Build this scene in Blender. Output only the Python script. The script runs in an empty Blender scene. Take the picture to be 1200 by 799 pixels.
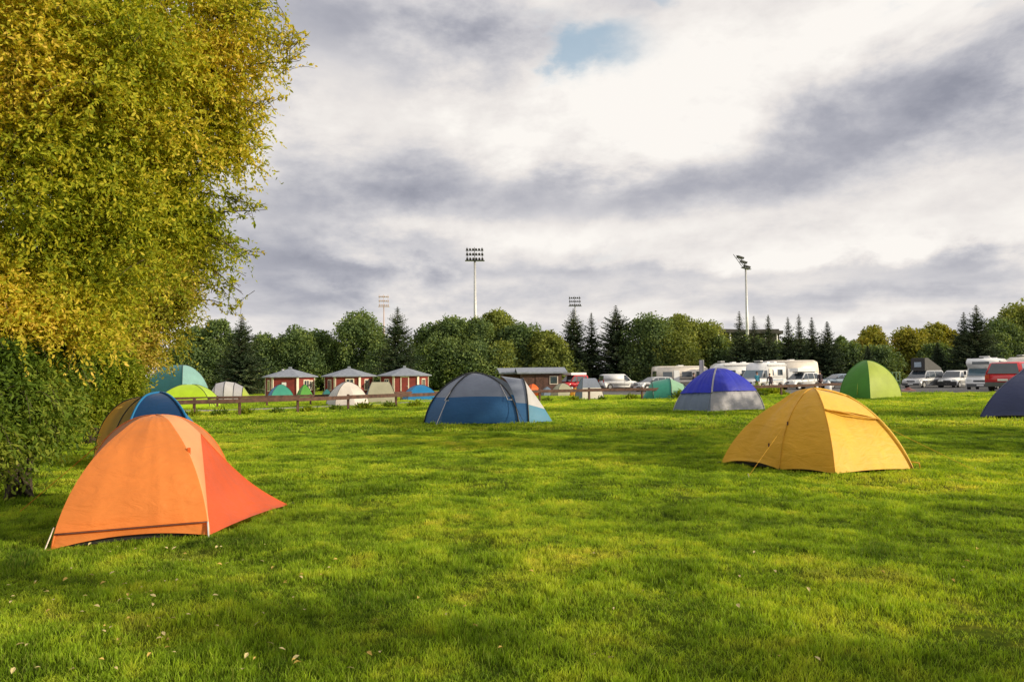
import bpy, bmesh, math, random
import numpy as np
from mathutils import Vector, Matrix, Euler
random.seed(7); RNG = np.random.default_rng(7)
PI = math.pi
R = math.radians
sc = bpy.context.scene
COL = sc.collection

# ------------------------------------------------------------------ camera
CAM_H = 1.6; F = 850.0
cam_d = bpy.data.cameras.new('camera'); cam = bpy.data.objects.new('camera', cam_d); COL.objects.link(cam)
cam_d.sensor_width = 36; cam_d.lens = 36*F/1200; cam_d.clip_end = 6000; cam_d.clip_start = 0.05
CM = Matrix.Rotation(R(90+2.58), 3, 'X') @ Matrix.Rotation(R(-0.6), 3, 'Z')
cam.rotation_euler = CM.to_euler(); cam.location = (0, 0, CAM_H)
sc.camera = cam

def P(px, py, Y):
    """point at distance Y ahead that shows at photo pixel (px,py)"""
    v = CM @ Vector(((px-600)/F, -(py-399.5)/F, -1.0))
    return Vector((v.x/v.y*Y, Y, CAM_H + v.z/v.y*Y))

def smooth(a, b, t):
    t = np.clip((t-a)/(b-a), 0, 1); return t*t*(3-2*t)
def H(x, y):
    x = np.asarray(x, float); y = np.asarray(y, float)
    z = -0.42*smooth(40, 72, y)
    z = z + 0.28*np.exp(-(((x-30)/11)**2 + ((y-45)/9)**2))
    z = z + 0.16*smooth(8, 26, x)*smooth(40, 70, y)
    near = 1-smooth(18, 34, y)
    z = z + near*(0.022*np.sin(x*1.7+1.6*np.sin(y*1.1+x*0.6)+0.7*y)*np.sin(y*2.1+1.3*np.sin(x*1.3)) + 0.017*np.sin(x*4.1+y*1.9+1.5*np.sin(y*0.9))*np.sin(y*4.7-x*2.3+np.sin(x*2.2)) + 0.009*np.sin(x*8.3-y*3.1+2*np.sin(y*1.7))*np.sin(y*9.1+x*2.7))
    z = z + 6*smooth(250, 1400, np.hypot(x, y))*0
    return z
def hz(x, y): return float(H(x, y))
def G(px, Y):
    p = P(px, 440, Y); return Vector((p.x, Y, hz(p.x, Y)))

# ------------------------------------------------------------------ materials
def nmat(name):
    m = bpy.data.materials.new(name); m.use_nodes = True
    nt = m.node_tree; nt.nodes.clear()
    out = nt.nodes.new('ShaderNodeOutputMaterial')
    return m, nt, out
class NT:
    def __init__(s, nt): s.nt = nt
    def n(s, t, **kw):
        x = s.nt.nodes.new(t)
        for k, v in kw.items(): setattr(x, k, v)
        return x
    def l(s, a, b): s.nt.links.new(a, b)
    def math(s, op, a, b=None, c=None, clamp=False):
        x = s.n('ShaderNodeMath', operation=op); x.use_clamp = clamp
        for i, v in enumerate((a, b, c)):
            if v is None: continue
            if isinstance(v, (int, float)): x.inputs[i].default_value = v
            else: s.l(v, x.inputs[i])
        return x.outputs[0]
    def mix(s, f, a, b, mode='MIX'):
        x = s.n('ShaderNodeMix', data_type='RGBA', blend_type=mode)
        for i, v in ((0, f), (6, a), (7, b)):
            if isinstance(v, (int, float)): x.inputs[i].default_value = v
            elif isinstance(v, (tuple, list)): x.inputs[i].default_value = (*v[:3], 1)
            else: s.l(v, x.inputs[i])
        return x.outputs[2]
    def noise(s, scale, detail=3, vec=None, rough=0.5, dist=0):
        x = s.n('ShaderNodeTexNoise'); x.inputs['Scale'].default_value = scale
        x.inputs['Detail'].default_value = detail; x.inputs['Roughness'].default_value = rough
        x.inputs['Distortion'].default_value = dist
        if vec is not None: s.l(vec, x.inputs['Vector'])
        return x.outputs['Fac']
    def mapr(s, v, a, b, c=0, d=1, smooths=False):
        x = s.n('ShaderNodeMapRange'); x.clamp = True
        if smooths: x.interpolation_type = 'SMOOTHSTEP'
        s.l(v, x.inputs[0])
        for i, q in enumerate((a, b, c, d)): x.inputs[i+1].default_value = q
        return x.outputs[0]

def paint(name, col, rough=0.5, metal=0.0, var=0.08, scale=3.0, coat=0.0, bump=0.0, spec=0.5):
    m, nt, out = nmat(name); N = NT(nt)
    b = N.n('ShaderNodeBsdfPrincipled'); N.l(b.outputs[0], out.inputs[0])
    tc = N.n('ShaderNodeTexCoord').outputs['Object']
    f = N.noise(scale, 4, tc)
    f = N.mapr(f, 0.3, 0.7)
    dark = tuple(c*(1-var*2.5) for c in col); light = tuple(min(1, c*(1+var)) for c in col)
    N.l(N.mix(f, dark, light), b.inputs['Base Color'])
    b.inputs['Roughness'].default_value = rough; b.inputs['Metallic'].default_value = metal
    b.inputs['Coat Weight'].default_value = coat
    b.inputs['Specular IOR Level'].default_value = spec
    if bump:
        bp = N.n('ShaderNodeBump'); bp.inputs['Distance'].default_value = bump; bp.inputs['Strength'].default_value = 0.6
        N.l(N.noise(scale*6, 4, tc), bp.inputs['Height']); N.l(bp.outputs[0], b.inputs['Normal'])
    return m

def fabric(name, col, transl=0.3, rough=0.55, wr=0.02, tone=None):
    """tent cloth: slight mottling, tension wrinkles, some light through it"""
    m, nt, out = nmat(name); N = NT(nt)
    b = N.n('ShaderNodeBsdfPrincipled'); tr = N.n('ShaderNodeBsdfTranslucent'); mx = N.n('ShaderNodeMixShader')
    tc = N.n('ShaderNodeTexCoord').outputs['Object']
    f = N.mapr(N.noise(1.6, 5, tc, 0.6), 0.3, 0.7)
    c2 = N.mix(f, tuple(c*0.84 for c in col), tuple(min(1, c*1.06) for c in col))
    fine = N.mapr(N.noise(240, 1, tc), 0.3, 0.7, 0.94, 1.03)
    c2 = N.mix(1.0, c2, fine, 'MULTIPLY')
    N.l(c2, b.inputs['Base Color'])
    sat = tuple(c**1.15 for c in col)
    N.l(N.mix(1.0, c2, tuple(min(1, c*1.1) for c in (1, .93, .85)), 'MULTIPLY'), tr.inputs['Color'])
    b.inputs['Roughness'].default_value = rough; b.inputs['Specular IOR Level'].default_value = 0.35
    b.inputs['Sheen Weight'].default_value = 0.15
    mp = N.n('ShaderNodeMapping'); mp.inputs['Scale'].default_value = (0.8, 0.8, 1.9); mp.inputs['Rotation'].default_value = (0.7, 0.8, 0.3)
    N.l(tc, mp.inputs[0])
    w1 = N.noise(3.2, 4, mp.outputs[0], 0.55, 1.2)
    mp2 = N.n('ShaderNodeMapping'); mp2.inputs['Scale'].default_value = (0.7, 0.7, 3.2); mp2.inputs['Rotation'].default_value = (-0.6, -0.7, 0)
    N.l(tc, mp2.inputs[0])
    w2 = N.noise(5.0, 3, mp2.outputs[0], 0.5, 0.6)
    hgt = N.math('ADD', w1, N.math('MULTIPLY', w2, 0.25))
    bp = N.n('ShaderNodeBump'); bp.inputs['Distance'].default_value = wr; bp.inputs['Strength'].default_value = 0.75
    N.l(hgt, bp.inputs['Height']); N.l(bp.outputs[0], b.inputs['Normal'])
    mx.inputs[0].default_value = transl
    N.l(b.outputs[0], mx.inputs[1]); N.l(tr.outputs[0], mx.inputs[2]); N.l(mx.outputs[0], out.inputs[0])
    return m

def leafmat(name, cols, transl=0.4, clump=0.6, rough=0.62, zgrad=None, gain=1.0):
    """foliage: colour by leaf and by clump; cols = [(pos, rgb), ...]"""
    m, nt, out = nmat(name); N = NT(nt)
    b = N.n('ShaderNodeBsdfPrincipled'); tr = N.n('ShaderNodeBsdfTranslucent'); mx = N.n('ShaderNodeMixShader')
    geo = N.n('ShaderNodeNewGeometry'); tc = N.n('ShaderNodeTexCoord').outputs['Object']
    nz = N.mapr(N.noise(clump, 3, tc), 0.3, 0.7)
    f = N.math('ADD', N.math('MULTIPLY', geo.outputs['Random Per Island'], 0.45), N.math('MULTIPLY', nz, 0.55))
    cr = N.n('ShaderNodeValToRGB')
    while len(cr.color_ramp.elements) < len(cols): cr.color_ramp.elements.new(0.5)
    for e, (p, c) in zip(cr.color_ramp.elements, cols): e.position = p; e.color = (*[q*gain for q in c], 1)
    N.l(f, cr.inputs[0])
    N.l(cr.outputs[0], b.inputs['Base Color'])
    N.l(N.mix(1.0, cr.outputs[0], (1.25, 1.2, 0.5), 'MULTIPLY'), tr.inputs['Color'])
    b.inputs['Roughness'].default_value = rough; b.inputs['Specular IOR Level'].default_value = 0.18
    mx.inputs[0].default_value = transl
    N.l(b.outputs[0], mx.inputs[1]); N.l(tr.outputs[0], mx.inputs[2]); N.l(mx.outputs[0], out.inputs[0])
    return m

def grass_colour(N, pos):
    """shared lawn colour by place: lush green, yellower patches, dull spots"""
    big = N.noise(0.22, 4, pos, 0.55); mid = N.noise(1.3, 4, pos, 0.65, 0.6); sm = N.noise(5.0, 3, pos, 0.6)
    f = N.math('ADD', N.math('MULTIPLY', big, 0.40), N.math('ADD', N.math('MULTIPLY', mid, 0.40), N.math('MULTIPLY', sm, 0.20)))
    cr = N.n('ShaderNodeValToRGB')
    pts = [(0.38, (0.075, 0.150, 0.010)), (0.45, (0.19, 0.310, 0.016)), (0.50, (0.31, 0.46, 0.026)), (0.55, (0.48, 0.58, 0.04)), (0.62, (0.74, 0.70, 0.10))]
    while len(cr.color_ramp.elements) < len(pts): cr.color_ramp.elements.new(0.5)
    for e, (p, c) in zip(cr.color_ramp.elements, pts): e.position = p; e.color = (*c, 1)
    N.l(f, cr.inputs[0])
    dry = N.mapr(N.noise(0.55, 3, pos, 0.6), 0.62, 0.74)
    return N.mix(N.math('MULTIPLY', dry, 0.55), cr.outputs[0], (0.36, 0.33, 0.08))

def mat_grass_blade():
    m, nt, out = nmat('grass_blade'); N = NT(nt)
    b = N.n('ShaderNodeBsdfPrincipled'); tr = N.n('ShaderNodeBsdfTranslucent'); mx = N.n('ShaderNodeMixShader')
    geo = N.n('ShaderNodeNewGeometry'); pos = geo.outputs['Position']
    c = grass_colour(N, pos)
    rnd = geo.outputs['Random Per Island']
    c = N.mix(N.mapr(rnd, 0.90, 1.0), c, (0.34, 0.30, 0.10))
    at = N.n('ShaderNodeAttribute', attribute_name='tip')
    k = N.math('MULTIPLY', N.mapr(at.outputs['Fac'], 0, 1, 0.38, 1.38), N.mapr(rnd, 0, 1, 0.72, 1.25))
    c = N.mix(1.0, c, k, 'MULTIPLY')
    N.l(c, b.inputs['Base Color']); N.l(N.mix(1.0, c, (1.3, 1.25, 0.4), 'MULTIPLY'), tr.inputs['Color'])
    b.inputs['Roughness'].default_value = 0.5; b.inputs['Specular IOR Level'].default_value = 0.18
    mx.inputs[0].default_value = 0.42
    N.l(b.outputs[0], mx.inputs[1]); N.l(tr.outputs[0], mx.inputs[2]); N.l(mx.outputs[0], out.inputs[0])
    return m
def mat_ground():
    m, nt, out = nmat('lawn_ground'); N = NT(nt)
    b = N.n('ShaderNodeBsdfPrincipled'); N.l(b.outputs[0], out.inputs[0])
    pos = N.n('ShaderNodeNewGeometry').outputs['Position']
    c = grass_colour(N, pos)
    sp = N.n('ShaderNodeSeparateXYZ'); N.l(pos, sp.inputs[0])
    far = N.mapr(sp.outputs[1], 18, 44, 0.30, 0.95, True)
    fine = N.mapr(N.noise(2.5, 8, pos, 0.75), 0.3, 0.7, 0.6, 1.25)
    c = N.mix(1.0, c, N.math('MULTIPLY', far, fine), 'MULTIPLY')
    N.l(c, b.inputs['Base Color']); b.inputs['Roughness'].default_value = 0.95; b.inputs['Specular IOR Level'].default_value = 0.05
    bp = N.n('ShaderNodeBump'); bp.inputs['Distance'].default_value = 0.08; N.l(N.noise(6, 8, pos, 0.8), bp.inputs['Height']); N.l(bp.outputs[0], b.inputs['Normal'])
    return m

M = {}
def mt(key, *a, fn=paint, **k):
    if key not in M: M[key] = fn(key, *a, **k)
    return M[key]
mt('black', (0.018, 0.018, 0.02), 0.5); mt('dark_metal', (0.05, 0.05, 0.055), 0.4, 0.5)
mt('galvanised', (0.55, 0.55, 0.56), 0.45, 0.3); mt('tyre', (0.02, 0.02, 0.021), 0.85); mt('rim', (0.45, 0.45, 0.47), 0.35, 0.7)
mt('glass', (0.035, 0.05, 0.065), 0.06, 0.0, coat=0.5, spec=0.9); mt('blue_glass', (0.05, 0.12, 0.17), 0.08, coat=0.5, spec=0.9)
mt('white_paint', (0.74, 0.75, 0.77), 0.3, coat=0.4, var=0.03); mt('cream_paint', (0.78, 0.71, 0.62), 0.35, coat=0.3, var=0.04)
mt('silver_paint', (0.55, 0.56, 0.58), 0.3, 0.3, coat=0.5, var=0.03); mt('red_paint', (0.52, 0.022, 0.03), 0.3, coat=0.5, var=0.04)
mt('blue_grey_paint', (0.28, 0.36, 0.45), 0.35, coat=0.4, var=0.04)
mt('plastic_grey', (0.09, 0.095, 0.10), 0.6); mt('lamp_clear', (0.75, 0.78, 0.8), 0.1, coat=0.5); mt('lamp_red', (0.45, 0.01, 0.01), 0.2, coat=0.5)
mt('fence_wood', (0.105, 0.05, 0.036), 0.8, var=0.22, scale=5, bump=0.01)
mt('cabin_red', (0.21, 0.025, 0.02), 0.7, var=0.12, scale=2); mt('trim_cream', (0.72, 0.62, 0.52), 0.6)
mt('roof_grey', (0.24, 0.265, 0.32), 0.5, 0.1, var=0.1); mt('bark', (0.09, 0.065, 0.045), 0.9, var=0.25, scale=6, bump=0.03)
mt('cabin_brown', (0.12, 0.06, 0.045), 0.8, var=0.15); mt('asphalt', (0.115, 0.112, 0.11), 0.9, var=0.12, scale=1.2, bump=0.01)
mt('gravel', (0.26, 0.235, 0.20), 0.95, var=0.14, scale=4, bump=0.02)

# ------------------------------------------------------------------ object helpers
def tag(o, label=None, cat=None, group=None, kind=None):
    if label: o['label'] = label
    if cat: o['category'] = cat
    if group: o['group'] = group
    if kind: o['kind'] = kind
    return o
def thing(name, label, cat, loc=(0, 0, 0), rz=0.0, group=None):
    o = bpy.data.objects.new(name, None); o.empty_display_size = 0.2
    COL.objects.link(o); o.location = loc; o.rotation_euler = (0, 0, rz)
    return tag(o, label, cat, group)
def obj(name, me, mat=None, parent=None, loc=None, label=None):
    o = bpy.data.objects.new(name, me); COL.objects.link(o)
    if mat is not None:
        me.materials.clear()
        for mm in (mat if isinstance(mat, (list, tuple)) else [mat]): me.materials.append(mm)
    if parent: o.parent = parent
    if loc is not None: o.location = loc
    if label: o['label'] = label
    return o
def mesh(name, verts, faces, smooth_=False, mi=None):
    me = bpy.data.meshes.new(name); me.from_pydata([tuple(v) for v in verts], [], faces)
    if mi is not None: me.polygons.foreach_set('material_index', mi)
    if smooth_: me.polygons.foreach_set('use_smooth', [True]*len(me.polygons))
    me.update(); return me
class MB:
    def __init__(s): s.v = []; s.f = []; s.m = []
    def add(s, vs, fs, mi=0):
        k = len(s.v); s.v += [Vector(v) for v in vs]; s.f += [tuple(i+k for i in f) for f in fs]; s.m += [mi]*len(fs); return s
    def box(s, c, d, rz=0, mi=0, mtx=None):
        x, y, z = d[0]/2, d[1]/2, d[2]/2
        vs = [Vector((a, b, e)) for a in (-x, x) for b in (-y, y) for e in (-z, z)]
        if rz: vs = [Matrix.Rotation(rz, 3, 'Z') @ v for v in vs]
        if mtx: vs = [mtx @ v for v in vs]
        vs = [v+Vector(c) for v in vs]
        return s.add(vs, [(0, 1, 3, 2), (4, 6, 7, 5), (0, 4, 5, 1), (2, 3, 7, 6), (0, 2, 6, 4), (1, 5, 7, 3)], mi)
    def tube(s, pts, r, n=6, mi=0, cap=True):
        pts = [Vector(p) for p in pts]; rs = r if isinstance(r, (list, tuple)) else [r]*len(pts)
        k = len(s.v); up = Vector((0.13, 0.21, 0.97))
        for i, p in enumerate(pts):
            t = (pts[min(i+1, len(pts)-1)]-pts[max(i-1, 0)]).normalized()
            a = t.cross(up)
            if a.length < 1e-3: a = t.cross(Vector((1, 0, 0)))
            a.normalize(); b = t.cross(a)
            for j in range(n):
                w = 2*PI*j/n; s.v.append(p+(a*math.cos(w)+b*math.sin(w))*rs[i])
        for i in range(len(pts)-1):
            for j in range(n):
                s.f.append((k+i*n+j, k+i*n+(j+1) % n, k+(i+1)*n+(j+1) % n, k+(i+1)*n+j)); s.m.append(mi)
        if cap:
            s.f.append(tuple(k+j for j in range(n))[::-1]); s.m.append(mi)
            e = k+(len(pts)-1)*n; s.f.append(tuple(e+j for j in range(n))); s.m.append(mi)
        return s
    def build(s, name, mat, parent=None, smooth_=False, bevel=0, label=None, seg=2):
        me = mesh(name, s.v, s.f, smooth_, s.m)
        if bevel:
            bm = bmesh.new(); bm.from_mesh(me)
            bmesh.ops.recalc_face_normals(bm, faces=bm.faces)
            es = [e for e in bm.edges if len(e.link_faces) == 2 and e.calc_face_angle(0) > R(22)]
            bmesh.ops.bevel(bm, geom=es, offset=bevel, segments=seg, affect='EDGES', clamp_overlap=True)
            bm.to_mesh(me); bm.free()
        return obj(name, me, mat, parent, label=label)

# ------------------------------------------------------------------ terrain
def axis(lo, hi, fine_lo, fine_hi, step, growth=1.12):
    a = list(np.arange(fine_lo, fine_hi+1e-6, step)); s = step; x = a[-1]
    while x < hi: s *= growth; x += s; a.append(x)
    s = step; x = a[0]; pre = []
    while x > lo: s *= growth; x -= s; pre.append(x)
    return np.array(pre[::-1]+a)
def sheet(name, xs, ys, dz=0.0, keep=None):
    X, Y = np.meshgrid(xs, ys); Z = H(X, Y)+dz
    v = np.stack([X, Y, Z], -1).reshape(-1, 3); nx = len(xs); ny = len(ys)
    i = np.arange(nx-1)[None, :] + nx*np.arange(ny-1)[:, None]; i = i.ravel()
    f = np.stack([i, i+1, i+1+nx, i+nx], 1)
    if keep is not None:
        c = v[f].mean(1); f = f[keep(c[:, 0], c[:, 1])]
        u, inv = np.unique(f, return_inverse=True); v = v[u]; f = inv.reshape(-1, 4)
    me = bpy.data.meshes.new(name); me.vertices.add(len(v)); me.vertices.foreach_set('co', v.ravel())
    me.loops.add(f.size); me.loops.foreach_set('vertex_index', f.ravel().astype(np.int32))
    me.polygons.add(len(f)); me.polygons.foreach_set('loop_start', np.arange(0, f.size, 4, dtype=np.int32))
    me.polygons.foreach_set('use_smooth', np.ones(len(f), bool)); me.update(calc_edges=True); me.validate()
    return me
def inpoly(x, y, poly):
    x = np.asarray(x); y = np.asarray(y); ins = np.zeros(x.shape, bool); n = len(poly)
    for i in range(n):
        x1, y1 = poly[i][:2]; x2, y2 = poly[(i+1) % n][:2]
        c = ((y1 > y) != (y2 > y)) & (x < (x2-x1)*(y-y1)/((y2-y1) or 1e-9)+x1); ins ^= c
    return ins
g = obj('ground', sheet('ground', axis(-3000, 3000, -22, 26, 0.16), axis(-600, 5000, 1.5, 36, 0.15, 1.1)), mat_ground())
tag(g, 'broad green camping meadow', None, kind='structure')
# car park and footpath: sheets over the terrain
def ribbon(name, poly, step, dz, mat, label):
    xs = [p[0] for p in poly]; ys = [p[1] for p in poly]
    bm = bmesh.new(); vs = [bm.verts.new((p[0], p[1], 0)) for p in poly]; f = bm.faces.new(vs)
    a = min(xs)+step
    while a < max(xs):
        bmesh.ops.bisect_plane(bm, geom=bm.verts[:]+bm.edges[:]+bm.faces[:], plane_co=(a, 0, 0), plane_no=(1, 0, 0)); a += step
    a = min(ys)+step
    while a < max(ys):
        bmesh.ops.bisect_plane(bm, geom=bm.verts[:]+bm.edges[:]+bm.faces[:], plane_co=(0, a, 0), plane_no=(0, 1, 0)); a += step
    for v in bm.verts: v.co.z = hz(v.co.x, v.co.y)+dz
    me = bpy.data.meshes.new(name); bm.to_mesh(me); bm.free()
    o = obj(name, me, mat); return tag(o, label, None, kind='structure')
PARK = [(6, 62), (15, 52), (22.6, 45.5), (25.5, 42.2), (40, 40.6), (75, 39), (95, 100), (-6, 100), (2, 74)]
ribbon('parking_area', PARK, 2.0, 0.03, M['asphalt'], 'grey car park beyond the meadow')
PATH = [G(140, 33.0), G(260, 33.4), G(350, 35.2), G(440, 38.6), G(520, 43.4), G(640, 50), G(640, 52.5), G(520, 45.4), G(440, 40.4), G(350, 36.8), G(260, 34.9), G(140, 34.4)]
ribbon('gravel_path', [(p.x, p.y) for p in PATH], 1.5, 0.03, M['gravel'], 'narrow gravel path behind the rail fence')

# ------------------------------------------------------------------ tents
def arc(c, o, bulge, n=14, p=1.0):
    c = Vector(c); o = Vector(o); out = []
    for i in range(n+1):
        t = i/n; th = t*PI/2
        st = c.lerp(o, t)
        h = (1-math.cos(th)); cv = Vector((c.x+(o.x-c.x)*h, c.y+(o.y-c.y)*h, c.z+(o.z-c.z)*math.sin(th)))
        k = max(0, min(1, (t-0.70)/0.30)); k = k*k*(3-2*k)
        out.append(st.lerp(cv, bulge+(1.0-bulge)*k if bulge > 0.4 else bulge))
    return out
def panel_mesh(name, L, Rr, t0=0, t1=1, ns=10, cut=0.03, belly=0.0, off=0.0, wr=0.0, s0=0, s1=1, drape=0.0):
    n = len(L)-1; i0 = int(round(t0*n)); i1 = int(round(t1*n)); vs = []; fs = []
    cen = sum(L, Vector())/len(L)
    for i in range(i0, i1+1):
        t = i/n
        for j in range(ns+1):
            s = s0+(s1-s0)*j/ns
            p = L[i].lerp(Rr[i], s)
            nrm = (Rr[i]-L[i]).cross(L[min(i+1, n)]-L[max(i-1, 0)])
            if nrm.length > 1e-6: nrm.normalize()
            else: nrm = Vector((0, 0, 1))
            if nrm.z < -0.2: nrm = -nrm
            p = p + nrm*(belly*4*s*(1-s)*math.sin(PI*min(1, t*1.1))+off*(1-max(0, (t-0.8)/0.2)))
            if wr: p = p + nrm*wr*math.sin((s*9+t*4))*math.sin(PI*s)*math.sin(PI*t)
            if drape: p = p + nrm*drape*(math.sin(s*31+1.5*math.sin(s*9))+0.5*math.sin(s*57+t*6))*math.sin(PI*s)**0.5*(1-0.7*t)
            if i == 0: p = p+Vector((0, 0, cut*4*s*(1-s)))
            vs.append(p)
    w = ns+1
    for i in range(i1-i0):
        for j in range(ns): fs.append((i*w+j, i*w+j+1, (i+1)*w+j+1, (i+1)*w+j))
    return mesh(name, vs, fs, True)
def shift(pts, o): return [Vector(p)-Vector(o) for p in pts]

def dome(label, loc, rz, w, l, h, mats, bulge=0.76, ridge=0.0, group=None, vest=None, cat='tent', pole='black', bands=None, trim=True, name='dome_tent', n=14, zoff=0.0):
    """four-corner pole tent. mats: 4 panels (front,-y / right,+x / back / left). vest: (side index, reach, mat)"""
    t = thing(name, label, cat, loc, rz, group)
    c = [Vector((-w/2, -l/2, 0)), Vector((w/2, -l/2, 0)), Vector((w/2, l/2, 0)), Vector((-w/2, l/2, 0))]
    o = [Vector((-ridge/2, 0, h)), Vector((ridge/2, 0, h)), Vector((ridge/2, 0, h)), Vector((-ridge/2, 0, h))]
    A = [arc(c[i], o[i], bulge, n) for i in range(4)]
    for i in range(4):
        L, Q = A[i], A[(i+1) % 4]; m = mats[i]
        if isinstance(m, tuple):
            obj('lower_panel', panel_mesh('lower_panel', L, Q, 0, m[2]), m[0], t)
            obj('upper_panel', panel_mesh('upper_panel', L, Q, m[2], 1), m[1], t)
        else: obj('fly_panel', panel_mesh('fly_panel', L, Q), m, t)
    if trim:
        for i in range(4): MB().tube([p+Vector((0, 0, 0.006)) for p in A[i]], 0.014, 5).build('pole_sleeve', M[pole], t, True)
    if vest:
        for (si, reach, vm) in vest:
            a, b = A[si], A[(si+1) % 4]; k = int(n*0.72)
            mid = (c[si]+c[(si+1) % 4])/2; outd = mid.normalized()
            tip = mid+outd*reach; tip.z = 0.0
            top = (a[k]+b[k])/2 + outd*0.02
            for q in (a, b):
                L = [q[i]+outd*0.012 for i in range(k+1)]
                rd = arc(tip, top, 0.35, k)
                obj('vestibule_panel', panel_mesh('vestibule_panel', L, rd, cut=0.05), vm, t)
            MB().tube([tip, tip+outd*0.07+Vector((0, 0, -0.05))], 0.008, 5).build('peg', M['galvanised'], t)
    return t

F_ = {}
def fab(k, col, **kw):
    if k not in F_: F_[k] = fabric('cloth_'+k, col, **kw)
    return F_[k]
fab('orange', (0.92, 0.29, 0.060), transl=0.40, wr=0.03); fab('orange_red', (0.92, 0.15, 0.045), transl=0.45, wr=0.03); fab('peach', (0.95, 0.47, 0.20), transl=0.35)
fab('shaded_orange', (0.40, 0.13, 0.05), transl=0.15)  # orange cloth darkened: shade of the far sides put into the colour
fab('yellow', (0.88, 0.52, 0.05), transl=0.25, wr=0.035); fab('amber', (0.80, 0.45, 0.035), transl=0.28, wr=0.035); fab('yellow_top', (0.95, 0.60, 0.085), transl=0.25, wr=0.035)
fab('blue', (0.028, 0.13, 0.33)); fab('grey', (0.255, 0.29, 0.385)); fab('pale', (0.66, 0.64, 0.66)); fab('light_blue', (0.10, 0.30, 0.47))
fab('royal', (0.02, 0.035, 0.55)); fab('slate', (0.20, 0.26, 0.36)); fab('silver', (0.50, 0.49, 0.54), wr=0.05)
fab('green', (0.07, 0.26, 0.025)); fab('lime', (0.44, 0.54, 0.07)); fab('bright_lime', (0.52, 0.75, 0.02)); fab('navy', (0.030, 0.042, 0.115), transl=0.1)
fab('teal', (0.035, 0.21, 0.23)); fab('pale_teal', (0.28, 0.52, 0.50)); fab('sea_green', (0.06, 0.36, 0.27)); fab('mint', (0.35, 0.62, 0.42))
fab('cream', (0.78, 0.72, 0.67)); fab('beige', (0.46, 0.44, 0.32)); fab('sky', (0.012, 0.23, 0.55)); fab('cyan', (0.06, 0.42, 0.62))
fab('mid_green', (0.10, 0.38, 0.05)); fab('deep_blue', (0.012, 0.075, 0.24)); fab('gold', (0.98, 0.62, 0.12), transl=0.72); fab('hot_orange', (0.85, 0.16, 0.02))

TENT_BASES = []
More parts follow.
